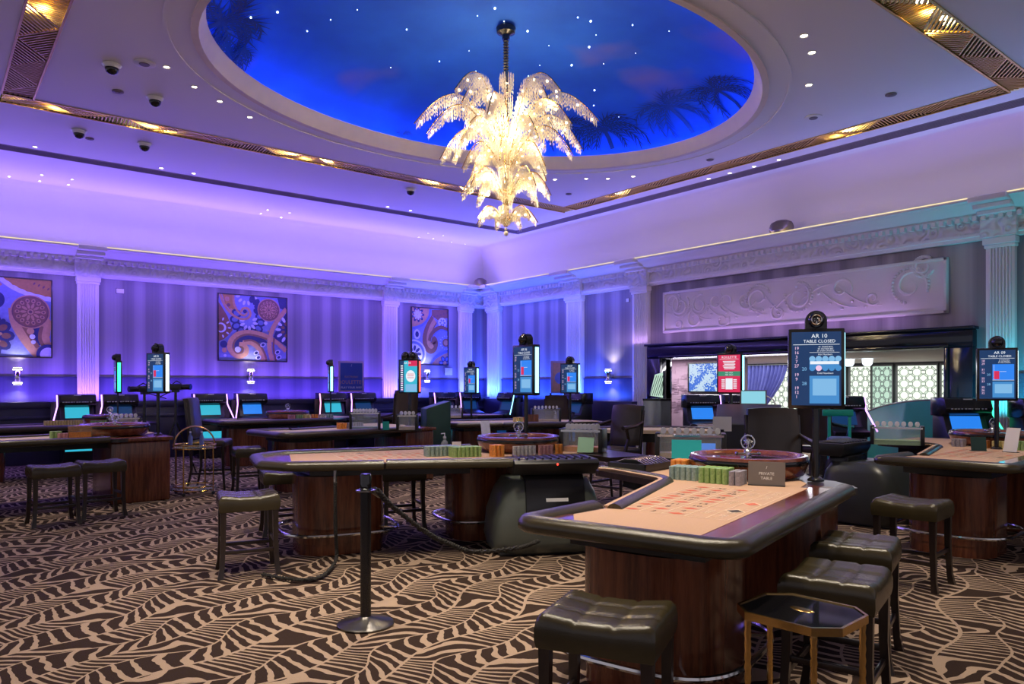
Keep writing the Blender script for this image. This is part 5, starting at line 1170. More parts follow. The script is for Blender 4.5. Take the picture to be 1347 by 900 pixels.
row([(101, VT, 'black gaming machine with cyan strip screen left of the pilaster', 'screen_cyan', 'neon_violet', (-1,)), (158, VT, 'black gaming machine just right of the left pilaster', 'screen_navy', 'neon_violet', (-1,)),
     (276, VT, 'black gaming machine below the left edge of the square painting', 'screen_cyan', 'neon_violet', (-1, 1)), (331, VT, 'black gaming machine with bright blue screen under the wall lamp', 'screen_blue', 'neon_violet', (-1,)),
     (437, VT, 'gaming machine below the blue poster, with pinkish light tube', 'screen_cyan', 'neon_pink', (-1,)), (477, VT, 'gaming machine right of the blue poster with violet light tube', 'screen_navy', 'neon_violet', (-1,)),
     (584, VT, 'distant gaming machine below the chrome lamp near the corner', 'screen_navy', 'neon_violet', (-1,)), (617, VT, 'distant gaming machine at the pilaster near the corner', 'screen_navy', 'neon_violet', (-1,))])
def rown(x, u, lab, scr, neon, sd): p = PU(x, u); make_terminal(lab, p, R(-90), scr, neon, sd)
rown(668, 11.6, 'distant gaming machine just right of the room corner', 'screen_navy', 'neon_cyan', (1,)); rown(757, 11.5, 'gaming machine with a long blue light tube by the right wall', 'screen_navy', 'neon_blue', (-1,))
for x, d, yw, lab, scr, neon, sd in ((923, 13.6, -35, 'gaming machine with bright blue screen left of the red display', 'screen_blue', 'neon_violet', (1,)), (972, 14.0, -35, 'gaming machine behind the red display pole', 'screen_navy', 'neon_blue', ()),
                                     (1108, 11.6, -35, 'violet lit gaming machine right of the big AR 10 screen', 'screen_navy', 'neon_violet', (1,)), (1268, 9.9, -38, 'black gaming machine with green light tube behind the right-hand wheel', 'screen_blue', 'neon_green', (1,)),
                                     (1374, 9.3, -42, 'gaming machine cut by the right edge of the picture', 'screen_cyan', 'neon_green', ())):
    p = PD(x, d); make_terminal(lab, p, R(yw), scr, neon, sd)

# ================================================================== CHAIRS
def make_armchair(label, loc, yaw, seat_z=.68, back=1.27, arms=True):
    """front faces -y"""
    t = thing('armchair', label, 'chair', (loc[0], loc[1], 0), yaw)
    MB().box(-.25, .25, -.25, .22, seat_z - .10, seat_z).build('seat', 'brown_leather', t, bevel=.035, seg=3)
    b = MB(); n = 10; vs_ = []
    for j in range(n + 1):
        z = seat_z + .02 + (back - seat_z - .02) * j / n; w = .225 + .012 * math.sin(j / n * PI)
        for i in range(n + 1):
            u = 2 * i / n - 1; vs_.append((w * u, .17 + .06 * j / n + .02 * u * u - .02 + .02 * (abs(u) > .99) + .015 * (j in (0, n)), z + .015 * (1 - u * u) * (j == n)))
    fr = [(j * (n + 1) + i, j * (n + 1) + i + 1, (j + 1) * (n + 1) + i + 1, (j + 1) * (n + 1) + i) for j in range(n) for i in range(n)]
    k = len(vs_); b.add(vs_ + [(x, y + .075, z) for x, y, z in vs_], fr + [tuple(q + k for q in f_)[::-1] for f_ in fr])
    edge = [i for i in range(n + 1)] + [(j * (n + 1) + n) for j in range(1, n + 1)] + [n * (n + 1) + i for i in range(n - 1, -1, -1)] + [j * (n + 1) for j in range(n - 1, 0, -1)]
    b.f += [[edge[q], edge[(q + 1) % len(edge)], edge[(q + 1) % len(edge)] + k, edge[q] + k] for q in range(len(edge))]; b.mi += [0] * len(edge)
    b.build('backrest', 'brown_leather', t, ang=50)
    for sx in (-1, 1):
        MB().tube([(sx * .23, -.22, seat_z - .06), (sx * .235, -.225, .3), (sx * .25, -.25, 0)], [.026, .02, .017], 8).build('leg', 'dark_wood', t)
        MB().tube([(sx * .24, .24 + .05, back - .06), (sx * .235, .22, seat_z), (sx * .235, .21, .3), (sx * .25, .27, 0)], [.018, .024, .02, .017], 8).build('leg', 'dark_wood', t)
        if arms:
            MB().tube([(sx * .245, .25, seat_z + .33), (sx * .28, .05, seat_z + .29), (sx * .285, -.15, seat_z + .27), (sx * .28, -.24, seat_z + .265)], [.020, .026, .028, .030], 8).build('arm', 'dark_wood', t)
            MB().tube([(sx * .28, -.17, seat_z + .26), (sx * .265, -.10, seat_z + .12), (sx * .25, -.16, seat_z - .05)], .022, 8).build('arm_post', 'dark_wood', t)
        MB().bar((sx * .235, -.23, .24), (sx * .235, .22, .24), .02, .03).build('stretcher', 'dark_wood', t)
    MB().bar((-.235, -.225, .20), (.235, -.225, .20), .02, .03).build('stretcher', 'dark_wood', t)
    return t
p = PD(810, 9.7); make_armchair('brown leather armchair with dark wooden arms, turned sideways in the centre', p, face(p, -35), .70, 1.24)
p = PD(1024, 6.85); make_armchair('brown leather armchair facing us behind the foreground wheel', p, face(p, 12), .70, 1.28)
p = PD(278, 10.9); make_armchair('tall brown chair seen from the side right of the brass trolley', p, face(p, 75), .72, 1.32, False)
p = PD(524, 13.9); make_armchair('dark armchair turned away left of the twin camera screen', p, face(p, -150), .66, 1.42)
p = PD(735, 15.6); make_armchair('dark armchair behind the far central table', p, face(p, 170), .66, 1.30)
p = PD(1085, 10.4); make_armchair('dark chair behind the pole of the big AR 10 screen', p, face(p, 150), .66, 1.22)

# ================================================================== STANCHION AND ROPES
def rope(path, name_parent, strands=3, r=.020, pitch=.075):
    """laid rope: helical strands round a centre line"""
    pts = [Vector(p_) for p_ in path]; fine = []
    for i in range(len(pts) - 1):
        p0, p1, p2, p3 = pts[max(0, i - 1)], pts[i], pts[i + 1], pts[min(len(pts) - 1, i + 2)]
        for k in range(14): t = k / 14; fine.append(.5 * ((2 * p1) + (-p0 + p2) * t + (2 * p0 - 5 * p1 + 4 * p2 - p3) * t * t + (-p0 + 3 * p1 - 3 * p2 + p3) * t ** 3))
    fine.append(pts[-1]); dist = [0]
    for i in range(1, len(fine)): dist.append(dist[-1] + (fine[i] - fine[i - 1]).length)
    for s_ in range(strands):
        out = []
        for i, p_ in enumerate(fine):
            d = (fine[min(len(fine) - 1, i + 1)] - fine[max(0, i - 1)]).normalized(); u = Vector((0, 0, 1)) if abs(d.z) < .95 else Vector((1, 0, 0)); x = d.cross(u).normalized(); y = x.cross(d); a = 2 * PI * (dist[i] / pitch + s_ / strands); out.append(p_ + (x * math.cos(a) + y * math.sin(a)) * r * .5)
        MB().tube(out, r * .58, 6).build('rope_strand', 'rope_black', name_parent)
pst = P(481, 822, 0)
sg = thing('stanchion', 'black rope stanchion with round base standing on the carpet', 'stanchion', (pst.x, pst.y, 0))
mat('dark_steel', (0.10, 0.095, 0.09), 0.30, 0.9, var=0.05)
MB().lathe([(.175, 0), (.178, .012), (.16, .022), (.05, .042), (.03, .06)], 40).build('base', 'dark_steel', sg)
MB().cyl((0, 0, .05), .034, .80, 20).build('post', 'black_satin', sg)
MB().lathe([(.036, .83), (.05, .835), (.05, .85), (.036, .86), (.036, .935), (.03, .95), (.001, .952)], 24).build('cap', 'black_gloss', sg)
MB().lathe([(.040, .835), (.062, .84), (.062, .848), (.040, .853)], 24).build('rope_collar', 'chrome', sg)
a0 = Vector((pst.x, pst.y, .84)); dirr = Vector((ST, -CT, 0)); fw = Vector((CT, ST, 0))
e0 = a0 + dirr * .06 + fw * .05
p1 = PD(560, 5.2, ZY(700, PD(560, 5.2))); p2 = PD(625, 5.6, ZY(726, PD(625, 5.6))); p3 = PD(680, 6.0, ZY(721, PD(680, 6.0))); p4 = PD(708, 6.25, ZY(712, PD(708, 6.25)))
rp = thing('barrier_rope', 'black twisted rope sagging from the stanchion towards the chip machine', 'rope', (e0.x, e0.y, 0)); loc0 = Vector((e0.x, e0.y, 0))
rope([q - loc0 for q in (e0, PD(515, 4.85, ZY(665, PD(515, 4.85))), p1, PD(592, 5.4, ZY(716, PD(592, 5.4))), p2, p3, p4)], rp)
MB().tube([q - loc0 for q in (e0 - dirr * .02, e0 + (PD(503, 4.8, ZY(655, PD(503, 4.8))) - e0) * .6)], .024, 10).build('rope_end', 'dark_steel', rp)
h0 = P(441, 622, .78); hook = Vector((h0.x, h0.y, .70)); f1 = P(442, 740, 0.03); f2 = P(425, 757, 0.024); f3 = P(395, 763, 0.024); f4 = P(345, 756, 0.024)
r2 = thing('barrier_rope', 'slack dark rope hanging from the table rail down onto the carpet', 'rope', (h0.x, h0.y, 0)); l0 = Vector((h0.x, h0.y, 0))
mid = P(441, 700, .25)
rope([q - l0 for q in (hook, hook + Vector((0, 0, -.25)), Vector((f1.x, f1.y, .10)) * .5 + hook * .5 + Vector((0, 0, -.12)), Vector((f1.x, f1.y, .06)), f2, f3, f4)], r2, 3, .017, .06)
MB().tube([(0, 0, .80), (0, 0, .70)], .014, 8).build('rope_clip', 'chrome', r2)

# ================================================================== GOLD SIDE TABLE
ca, cb, cc = P(977, 803, .60), P(1079, 828, .60), P(1125, 803, .60)
cx_ = (ca + cc) / 2 + Vector((.015, .0, 0)); rot_ = math.atan2(cb.y - ca.y, cb.x - ca.x)
gt = thing('side_table', 'small octagonal side table with glossy black top and hammered gold legs', 'side table', (cx_.x, cx_.y, 0), rot_)
W2_, D2_, C2_ = .215, .195, .080
oct_ = lambda s_, z: [(x * s_, y * s_) for x, y in ((-W2_ + C2_, -D2_), (W2_ - C2_, -D2_), (W2_, -D2_ + C2_), (W2_, D2_ - C2_), (W2_ - C2_, D2_), (-W2_ + C2_, D2_), (-W2_, D2_ - C2_), (-W2_, -D2_ + C2_))]
MB().prism(oct_(.985, 0), .588, .598).build('table_top', 'black_gloss', gt, smooth=False)
b = MB(); b.sweep(oct_(1, 0), [(-.003, .570), (.008, .570), (.008, .602), (-.003, .602)], True); b.build('gold_rim', 'brass', gt, smooth=False)
b = MB(); b.lathe([(.001, 0), (.040, 0), (.034, .004), (.001, .004)], 20, (0, .01, .598), sx=1.3, sy=.45); b.build('inlaid_emblem', 'brass', gt)
for x, y in ((-W2_ + C2_, -D2_ + .02), (W2_ - C2_, -D2_ + .02), (W2_ - .02, D2_ - C2_), (-W2_ + .02, D2_ - C2_)):
    b = MB(); pr = [(.011 + .0035 * (k % 2), .575 * k / 26) for k in range(27)]; b.lathe(pr, 8, (x, y, 0)); b.build('leg', 'brass', gt, ang=20)
b = MB(); b.bar((-W2_ + C2_, -D2_ + .02, .08), (W2_ - .02, D2_ - C2_, .08), .012); b.build('cross_brace', 'brass', gt); b = MB(); b.bar((W2_ - C2_, -D2_ + .02, .08), (-W2_ + .02, D2_ - C2_, .08), .012); b.build('cross_brace', 'brass', gt)

# ================================================================== BRASS BAR TROLLEY
pt = PD(256, 10.3); tr = thing('bar_trolley', 'round brass bar trolley with arched handle near the mahogany cabinet', 'trolley', (pt.x, pt.y, 0), face(pt, 15)); rr = .275
for z in (.09, .66):
    b = MB(); b.tube([(rr * math.cos(2 * PI * k / 36), rr * math.sin(2 * PI * k / 36), z + .03) for k in range(36)], .010, 6, True); b.tube([(rr * math.cos(2 * PI * k / 36), rr * math.sin(2 * PI * k / 36), z - .02) for k in range(36)], .009, 6, True); b.build('tray_ring', 'brass', tr)
    MB().lathe([(.001, 0), (rr, 0), (rr, .008), (.001, .008)], 36, (0, 0, z - .008)).build('tray_glass', 'acrylic', tr)
for a in (45, 135, 225, 315): MB().cyl((rr * math.cos(R(a)), rr * math.sin(R(a)), .05), .010, .64, 8).build('leg', 'brass', tr); MB().ball((rr * math.cos(R(a)), rr * math.sin(R(a)), .026), .026, 10).build('caster', 'black_plastic', tr)
MB().tube([(rr * math.cos(R(a)), 0, .66 + .28 * math.sin(R(a))) for a in range(0, 181, 10)], .011, 8).build('handle_arch', 'brass', tr)
for k, (x, y) in enumerate(((-.05, .02), (.08, -.05))):
    q = Vector((pt.x + x, pt.y + y, .661)); o = thing('water_bottle', ('left' if k else 'right') + ' one of two blue bottles on the brass trolley', 'bottle', q); MB().lathe([(.028, 0), (.03, .01), (.03, .13), (.012, .17), (.012, .19)], 12).build('bottle_body', 'bottle_blue' if 'bottle_blue' in MATS else 'art_blue', o); MB().cyl((0, 0, .19), .014, .02, 10).build('bottle_cap', 'white_plastic', o)

# ================================================================== CHIP SORTING MACHINES
def sorter(label, loc, yaw, m='sorter_grey'):
    """front (operator side, with the chip tray) faces -y"""
    t = thing('chip_sorter', label, 'chip machine', (loc[0], loc[1], 0), yaw); secs = [(0.03, .50, .40), (.12, .52, .44), (.35, .50, .42), (.55, .44, .36), (.66, .38, .28)]; n = 40; b = MB(); vs_ = []
    for z, a, c_ in secs:
        for k in range(n):
            th_ = 2 * PI * k / n; vs_.append((a * math.copysign(abs(math.cos(th_)) ** .35, math.cos(th_)), c_ * math.copysign(abs(math.sin(th_)) ** .45, math.sin(th_)) + .25 * (z / .66) ** 2 * -.3, z))
    b.add(vs_, [(j * n + k, j * n + (k + 1) % n, (j + 1) * n + (k + 1) % n, (j + 1) * n + k) for j in range(len(secs) - 1) for k in range(n)] + [tuple(range(n - 1, -1, -1)), tuple((len(secs) - 1) * n + k for k in range(n))]); b.build('housing', m, t, ang=70)
    MB().box(-.46, .46, -.36, .34, 0, .035).build('skid', 'black_plastic', t, bevel=.01)
    b = MB(); pr = [(-.435, .30), (-.47, .40), (-.40, .66), (-.36, .72), (-.15, .72), (-.15, .30)]; m_ = len(pr)
    b.add([(-.24, y, z) for y, z in pr] + [(.30, y, z) for y, z in pr], [tuple(range(m_ - 1, -1, -1)), tuple(range(m_, 2 * m_))] + [(i, (i + 1) % m_, m_ + (i + 1) % m_, m_ + i) for i in range(m_)]); b.build('front_panel', 'black_satin', t, bevel=.02)
    b = MB(); b.add([(-.06, -.4475, .485), (.14, -.4475, .485), (.14, -.4395, .515), (-.06, -.4395, .515)], [(0, 1, 2, 3)]); b.build('rating_label', 'white_plastic', t, smooth=False)
    b = MB(); pr = [(-.52, .80), (-.54, .83), (-.50, .862), (-.16, .862), (-.16, .80), (-.20, .72), (-.42, .72)]; m_ = len(pr)
    b.add([(-.36, y, z) for y, z in pr] + [(.40, y, z) for y, z in pr], [tuple(range(m_ - 1, -1, -1)), tuple(range(m_, 2 * m_))] + [(i, (i + 1) % m_, m_ + (i + 1) % m_, m_ + i) for i in range(m_)]); tray = b.build('chip_tray', 'black_plastic', t, bevel=.012)
    for k in range(10): x = -.31 + .07 * k; b = MB(); b.tube([(x, -.49, .866), (x, -.34, .872), (x, -.19, .868)], .012, 6); b.build('tray_rib', 'dark_steel', tray)
    b = MB(); b.ball((.02, -.535, .822), .010, 8); b.build('status_light', 'led_red', tray)
    return t
p = (PD(700, 6.45) + PD(790, 7.0)) / 2; sorter('grey-green chip sorting machine with black chip tray in the centre', tl(T2, 2.40, 1.40, 0, -1), R(-28))
sorter('grey chip sorting machine with painted shade under the left side of the right-hand table', tl(T3, 1.60, 1.72), R(180 + 5), 'sorter_grey_shaded')

# ================================================================== ITEMS ON THE TABLES
# wire chip rack on the foreground table
ck = thing('chip_rack', 'black tray with curved chrome wires at the croupier corner of the foreground table', 'chip rack', tl(T1, 2.52, 1.60, ZF + .001), R(16 - 6))
b = MB(); W_, D_ = .30, .17
for x0, x1, y0, y1 in ((-W_, W_, -D_, -D_ + .015), (-W_, W_, D_ - .015, D_), (-W_, -W_ + .015, -D_, D_), (W_ - .015, W_, -D_, D_)): b.box(x0, x1, y0, y1, 0, .06)
b.box(-W_, W_, -D_, D_, 0, .012); b.build('tray', 'black_plastic', ck)
for k in range(9): x = -.26 + .045 * k; b = MB(); b.tube([(x, -D_ + .02, .055), (x + .03, -.05, .085), (x + .05, .07, .085), (x + .06, D_ - .02, .055)], .006, 6); b.build('wire', 'chrome', ck)
def card(label, p, yaw, w, h, m, tilt=-12, text=(), name='sign_card', cat='sign', base='black_plastic'):
    t = thing(name, label, cat, p, yaw); b = MB(); tn = math.tan(R(-tilt)); f_ = lambda x, z, y: (x, y + z * tn, z)
    b.add([f_(x, z, y) for y in (0, .006) for x, z in ((-w / 2, .004), (w / 2, .004), (w / 2, h), (-w / 2, h))], [(0, 1, 2, 3), (7, 6, 5, 4), (0, 4, 5, 1), (1, 5, 6, 2), (2, 6, 7, 3), (3, 7, 4, 0)]); b.build('card_face', m, t, smooth=False)
    MB().box(-w / 2, w / 2, -.012, .055, 0, .005).build('card_foot', base, t)
    if text:
        s = MB()
        for tx, size, z in text: me = text_mesh(tx, size); vv, ff = mesh_verts(me, lambda c_: (c_.x, -.0012 + (z + c_.y) * tn, z + c_.y)); s.add(vv, ff, 0)
        s.build('lettering', 'paper_white', t, smooth=False)
    return t
ps = tl(T1, 2.00, 0.50, ZF + .001); card('brown PRIVATE TABLE sign standing beside the chips on the foreground table', ps, face(ps, -4), .232, .155, 'grey_card', -10, (('PRIVATE', .026, .078), ('TABLE', .026, .048), ('/', .03, .118)))
pz = P(903, 611, ZF); pz.z = ZF + .001; card('turquoise card leaning in front of the acrylic marker rack', pz, face(pz, 0), .245, .20, 'turquoise_card', -16, (), 'layout_card', 'card')
def marker_rack(label, p, yaw, w=.55, d=.22, h=.24, n=7, fill=None):
    """clear acrylic box with tilted marker discs along its top"""
    t = thing('marker_rack', label, 'acrylic rack', p, yaw)
    b = MB(); b.box(-w / 2, w / 2, -d / 2, d / 2, .0, h); b.build('acrylic_box', 'acrylic', t)
    for sx in (-1, 1): MB().box(sx * w / 2 - .02, sx * w / 2 + .02, -d / 2 - .01, d / 2 + .01, 0, h + .012).build('end_plate', 'black_plastic', t, bevel=.004)
    MB().box(-w / 2, w / 2, -d / 2 - .012, -d / 2, h - .02, h).build('front_lip', 'chrome', t); MB().box(-w / 2 + .02, w / 2 - .02, -d / 2 + .02, d / 2 - .02, .001, .05).build('chip_bed', fill or 'chip_beige', t)
    for k in range(n):
        x = -w / 2 + .05 + (w - .1) * k / (n - 1); b = MB()
        vs_ = [(x + dx, -.02 + .028 * math.cos(2 * PI * a / 14) + dx * .2, h + .030 + .030 * math.sin(2 * PI * a / 14)) for dx in (-.006, .006) for a in range(14)]
        b.add(vs_, [tuple(range(13, -1, -1)), tuple(range(14, 28))] + [(a, (a + 1) % 14, 14 + (a + 1) % 14, 14 + a) for a in range(14)]); b.v = [((vx - x) * .5 + x + (vy + .02) * .75, (vy + .02) * .6 - .02, vz) for vx, vy, vz in b.v]; b.build('marker_disc', 'white_plastic', t)
    return t
pz = PD(908, 6.75, ZF + .001); marker_rack('clear acrylic rack with white marker discs behind the turquoise card', pz, face(pz, 0), .58, .22, .22, 8)
pz = tl(T2, 3.02, 1.10, ZF + .001, -1); marker_rack('clear acrylic rack with white markers beside the central wheel', pz, face(pz, -14), .40, .22, .22, 8, 'chip_orange'); q = pz - Vector((CT, ST, 0)) * .19; card('pale green card leaning on the central acrylic rack', q, face(q, -10), .16, .15, 'green_card', -25, (), 'rule_card', 'card')
pz = PD(1180, 8.35, ZF + .001); marker_rack('clear acrylic rack with pale top on the right-hand table', pz, face(pz, 0), .50, .24, .20, 7, 'chip_green')
pz = PD(160, 11.2, .95); marker_rack('acrylic rack with papers behind the left mahogany cabinet', PD(163, 10.75, ZF), face(pz, 0), .40, .2, .2, 6)
pz = PD(468, 12.6); marker_rack('large acrylic rack with white tray top behind the middle left table', PD(480, 11.15, ZF), face(pz, 0), .42, .2, .26, 8, 'chip_teal')
pz = PD(595, 14.4); marker_rack('distant acrylic rack on the farthest table', PD(592, 15.4, ZF), face(pz, 0), .5, .2, .2, 6); marker_rack('distant acrylic rack behind the central screen pole', PD(718, 13.6, ZF), face(pz, 0), .5, .2, .24, 7)
pz = PD(536, 11.2, ZF); marker_rack('acrylic rack with beige contents under the twin camera screen', pz, face(pz, -5), .28, .2, .22, 4, 'chip_beige')
q = PD(641, 8.4, ZF + .001); card('white card tilted behind the central wheel', q, face(q, 25), .11, .26, 'art_pale', -14, (), 'rule_card', 'card')
q = tl(T2, 1.84, .62, ZF + .001, -1); card('small framed notice beside the hand gel on the table behind the stanchion', q, face(q, 0), .09, .10, 'paper_white', -8, (), 'sign_card', 'sign')
def bottle(label, p):
    t = thing('gel_bottle', label, 'bottle', p); MB().lathe([(.03, 0), (.034, .01), (.034, .10), (.014, .125), (.014, .14)], 16).build('bottle_body', 'acrylic', t); MB().cyl((0, 0, .14), .016, .018, 12).build('pump_collar', 'white_plastic', t); MB().tube([(0, 0, .158), (0, 0, .19), (-.04, 0, .188)], .006, 6).build('pump_spout', 'white_plastic', t)
q = tl(T2, 1.70, .66, ZF + .001, -1); bottle('clear hand gel pump bottle at the end of the chip row behind the stanchion', q); q = P(139, 575, ZF); bottle('clear hand gel pump bottle on the corner of the left table', (q.x - .03, q.y, ZF + .001))
q = PD(805, 12.6, ZF); bottle('distant hand gel bottle on the far central table', tl(T8, 2.2, .9, ZF + .001, -1))
q = tl(T4, 1.92, .30, ZF); ab = thing('amber_box', 'amber lit acrylic box with a logo card on the left table', 'box', (q.x, q.y, ZF + .001), face(q, 0)); MB().box(-.13, .13, -.05, .05, 0, .16).build('box_shell', 'amber_acrylic', ab, bevel=.004); MB().box(-.12, .12, -.052, -.0505, .01, .085).build('printed_band', 'chip_orange', ab); MB().lathe([(.001, 0), (.05, 0), (.04, .003), (.001, .003)], 20, (0, 0, .161), sx=1.6, sy=.6).build('box_lid_emblem', 'brass', ab)
q = PD(508, 11.0, ZF + .001); card('green card standing at the end of the middle left table', q, face(q, 20), .10, .13, 'teal_plastic', -6, (), 'rule_card', 'card')
q = P(1302, 585, ZF); q.z = ZF + .001; card('pale folded menu card right of the right-hand wheel', PD(1328, 7.35, ZF + .001), face(q, -30), .13, .24, 'paper_white', -16, (), 'menu_card', 'card'); card('dark green tent card beside the right-hand wheel', PD(1288, 7.5, ZF + .001), face(q, 20), .14, .14, 'dark_green', -10, (), 'tent_card', 'card')
q = tl(T8, 1.50, 1.3, ZF + .001, -1); card('dark wooden card holder on the far central table', q, face(q, 0), .26, .15, 'mahogany', -6, (), 'card_holder', 'card')

# ================================================================== EQUIPMENT BETWEEN THE TABLES
def console(label, p, yaw, w, d, h0, h1, m, name='dealer_console', cat='console'):
    t = thing(name, label, cat, (p[0], p[1], 0), yaw); b = MB(); pr = [(-d / 2, 0), (-d / 2, h0), (-d / 2 + .05, h0 + .02), (d / 2, h1), (d / 2, 0)]; n = len(pr)
    b.add([(-w / 2, y, z) for y, z in pr] + [(w / 2, y, z) for y, z in pr], [tuple(range(n - 1, -1, -1)), tuple(range(n, 2 * n))] + [(i, (i + 1) % n, n + (i + 1) % n, n + i) for i in range(n)]); b.build('body', m, t, bevel=.012)
    MB().box(-w / 2 - .01, w / 2 + .01, -d / 2 - .01, d / 2 + .01, 0, .05).build('kick_plate', 'black_plastic', t); return t
p = PD(573, 12.6); console('dark green slanted console right of the twin camera screen', p, face(p, -75), .40, .42, 1.12, 1.25, 'dark_green')
p = PD(985, 8.9); pd_ = console('black slanted pit desk carrying a small tablet', p, face(p, 0), .75, .5, 1.05, 1.28, 'black_plastic', 'pit_desk', 'desk')
pz = PD(991, 8.75, 1.282); tb = thing('tablet', 'lit pale blue tablet on the black pit desk', 'tablet', pz, face(pz, 0)); 
b = MB(); b.add([(x, -.02 + z * .3, z) for x, z in ((-.15, .0), (.15, .0), (.15, .17), (-.15, .17))] + [(x, .0 + z * .3, z) for x, z in ((-.15, .0), (.15, .0), (.15, .17), (-.15, .17))], [(0, 1, 2, 3), (7, 6, 5, 4), (0, 4, 5, 1), (1, 5, 6, 2), (2, 6, 7, 3), (3, 7, 4, 0)]); b.build('tablet_shell', 'grey_card', tb)
b = MB(); b.add([(x, -.0215 + z * .3, z) for x, z in ((-.135, .012), (.135, .012), (.135, .158), (-.135, .158))], [(0, 1, 2, 3)]); b.build('screen', 'screen_tablet', tb, smooth=False)
MB().tube([(.15, .02, .1), (.22, 0, .06), (.25, -.02, 0.0)], .008, 6).build('stand_arm', 'white_plastic', tb)
q = PD(950, 8.2, 0); nb = thing('paper_stand', 'white sheet on a small stand left of the pit desk', 'paper', (q.x, q.y, 0), face(q, 0)); MB().cyl((0, 0, 0), .02, 1.02, 10).build('stand_post', 'black_satin', nb); MB().lathe([(.16, 0), (.16, .015), (.03, .03)], 20).build('stand_base', 'black_satin', nb)
b = MB(); b.add([(x, y + z * .2, 1.0 + z) for y in (0, .008) for x, z in ((-.10, 0), (.10, 0), (.10, .16), (-.10, .16))], [(0, 1, 2, 3), (7, 6, 5, 4), (0, 4, 5, 1), (1, 5, 6, 2), (2, 6, 7, 3), (3, 7, 4, 0)]); b.build('sheet', 'paper_white', nb, smooth=False)
# teal framed stand right of the pole
q = PD(1104, 9.4); ts = thing('teal_stand', 'teal metal sanitiser stand behind the big AR 10 screen pole', 'stand', (q.x, q.y, 0), face(q, 10))
for sx in (-1, 1): MB().box(sx * .12 - .018, sx * .12 + .018, -.02, .02, 0, 1.18).build('upright', 'teal_plastic', ts, bevel=.004)
MB().box(-.2, .16, -.03, .03, 1.12, 1.20).build('top_bar', 'teal_plastic', ts, bevel=.008); MB().box(-.14, .14, -.08, .08, .70, .86).build('bin_lid', 'neon_blue_box' if False else 'art_blue', ts, bevel=.03); MB().box(-.13, .13, -.07, .07, .3, .70).build('bin', 'banquette', ts, bevel=.01)
# curved counter beside the doorway and green partition in it
p0, p1 = PD(846, 14.2), PD(882, 14.2); b = MB(); path = [tuple((p0 + (p1 - p0) * k / 8 + Vector((CT, ST, 0)) * (-.12 * math.sin(PI * k / 8)))[:2]) for k in range(9)]
rc = thing('reception_counter', 'curved metallic counter end lit blue and white beside the doorway', 'counter'); b.sweep(path, [(0, 0), (.08, 0), (.08, 1.22), (0, 1.22)]); b.build('counter_front', 'counter_metal', rc, ang=50); b = MB(); b.sweep(path, [(-.02, 1.22), (.12, 1.22), (.12, 1.26), (-.02, 1.26)]); b.build('counter_top', 'black_satin', rc)
q0, q1 = PD(855, 15.6), PD(874, 15.6); pn = thing('lattice_reflection', 'small pale lattice reflection built as a panel at the left jamb of the doorway', 'screen', (0, 0, 0)); dv = (q1 - q0); nz = Vector((CT, ST, 0)) * .02  # a reflection by the door, modelled as a glowing lattice panel
b = MB(); b.add([q0 + Vector((0, 0, 1.30)), q1 + Vector((0, 0, 1.25)), q1 + Vector((0, 0, 1.80)), q0 + dv * .35 + Vector((0, 0, 1.74))] + [q0 + nz + Vector((0, 0, 1.30)), q1 + nz + Vector((0, 0, 1.25)), q1 + nz + Vector((0, 0, 1.80)), q0 + nz + dv * .35 + Vector((0, 0, 1.74))], [(0, 1, 2, 3), (7, 6, 5, 4), (0, 4, 5, 1), (1, 5, 6, 2), (2, 6, 7, 3), (3, 7, 4, 0)]); b.build('reflected_panel', 'lit_pane_green', pn, smooth=False)
b = MB()
for k in range(7): b.bar(q0 + dv * (k / 7) - nz + Vector((0, 0, 1.3)), q0 + dv * min(1, k / 7 + .45) - nz + Vector((0, 0, 1.72)), .012)
stuff(b.build('lattice', 'lattice_bar', pn, smooth=False)); b = MB(); b.bar(q1 + Vector((0, 0, 0)), q1 + Vector((0, 0, 1.82)), .05); b.build('screen_post', 'black_satin', pn)
g0, g1 = PD(1132, 13.0), PD(1246, 11.0); b = MB(); gp = thing('green_partition', 'low green curved partition rising to the right in front of the lattice panes', 'partition'); n = 12; vs_ = []
for k in range(n + 1):
    t_ = k / n; q = g0 + (g1 - g0) * t_ + Vector((CT, ST, 0)) * (.25 * math.sin(PI * t_)); top = .98 + .30 * math.sin(t_ * PI / 2)
    for off in (0, .06):
        qq = q + Vector((CT, ST, 0)) * off; vs_ += [(qq.x, qq.y, 0), (qq.x, qq.y, top)]
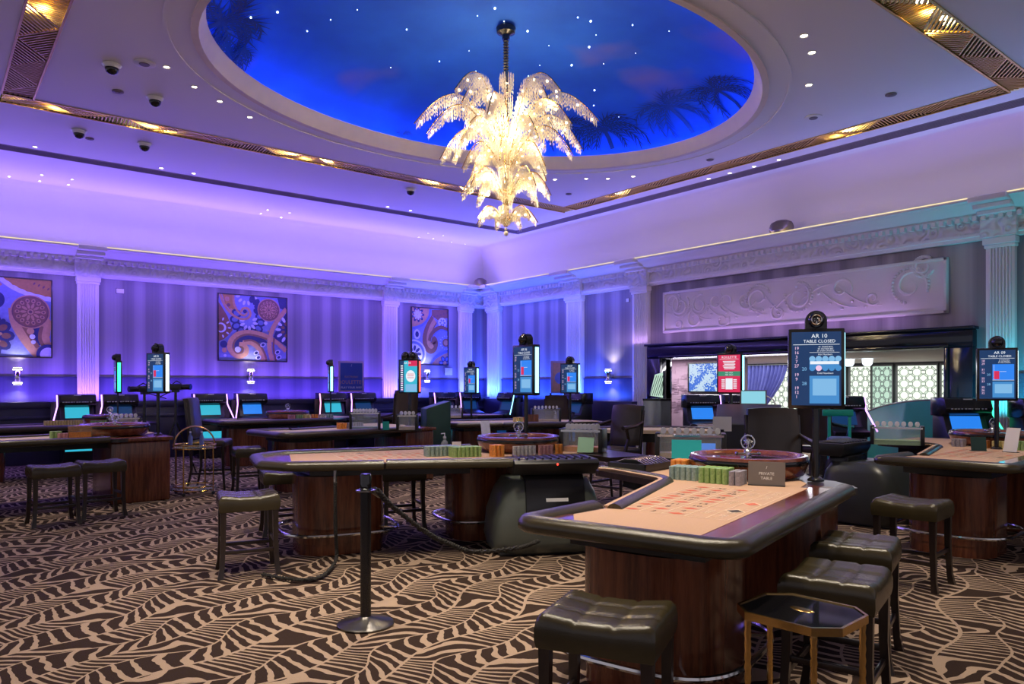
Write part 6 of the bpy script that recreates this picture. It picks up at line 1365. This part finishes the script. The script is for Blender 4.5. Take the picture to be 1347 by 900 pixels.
b.add(vs_, [(4 * k, 4 * k + 4, 4 * k + 5, 4 * k + 1) for k in range(n)] + [(4 * k + 2, 4 * k + 3, 4 * k + 7, 4 * k + 6) for k in range(n)] + [(4 * k + 1, 4 * k + 5, 4 * k + 7, 4 * k + 3) for k in range(n)] + [(0, 1, 3, 2), (4 * n, 4 * n + 2, 4 * n + 3, 4 * n + 1)]); b.build('partition_panel', 'green_partition', gp, ang=50)
b = MB(); b.tube([(vs_[4 * k + 1][0] + .02, vs_[4 * k + 1][1] + .02, vs_[4 * k + 1][2] + .012) for k in range(n + 1)], .016, 6); b.build('top_rail', 'counter_metal', gp)
# video cameras on tripods behind the left table
def tripod_cam(label, x, y, d, yaw):
    p = PD(x, d); z = ZY(y, p); t = thing('video_camera', label, 'camera', (p.x, p.y, 0), yaw)
    MB().box(-.05, .05, -.12, .10, z - .05, z + .05).build('camera_body', 'black_plastic', t, bevel=.012)
    b = MB(); b.v = []; b.tube([(0, -.10, z), (0, -.26, z)], [.042, .05], 14); ln_ = b.build('lens', 'black_satin', t); b = MB(); b.tube([(0, -.261, z), (0, -.264, z)], .040, 14); b.build('front_glass', 'black_gloss', ln_)
    MB().tube([(0, .05, z + .05), (0, -.02, z + .10), (0, -.10, z + .05)], .010, 6).build('top_handle', 'black_plastic', t)
    MB().cyl((0, 0, .85), .022, z - .9, 10).build('centre_column', 'black_satin', t); MB().box(-.04, .04, -.05, .05, z - .09, z - .05).build('pan_head', 'black_plastic', t)
    for k in range(3): a = R(90 + 120 * k); MB().tube([(0, 0, .95), (.38 * math.cos(a), .38 * math.sin(a), .01)], [.018, .012], 6).build('tripod_leg', 'black_satin', t)
    MB().tube([(0, .06, z - .07), (.1, .32, z - .16)], .008, 6).build('pan_handle', 'black_satin', t)
p = PD(190, 11.6); tripod_cam('black video camera on a tripod left of the left screen pole', 190, 512, 12.2, face(p, -60)); p = PD(232, 11.6); tripod_cam('black video camera on a tripod right of the left screen pole', 231, 509, 12.2, face(p, 60))
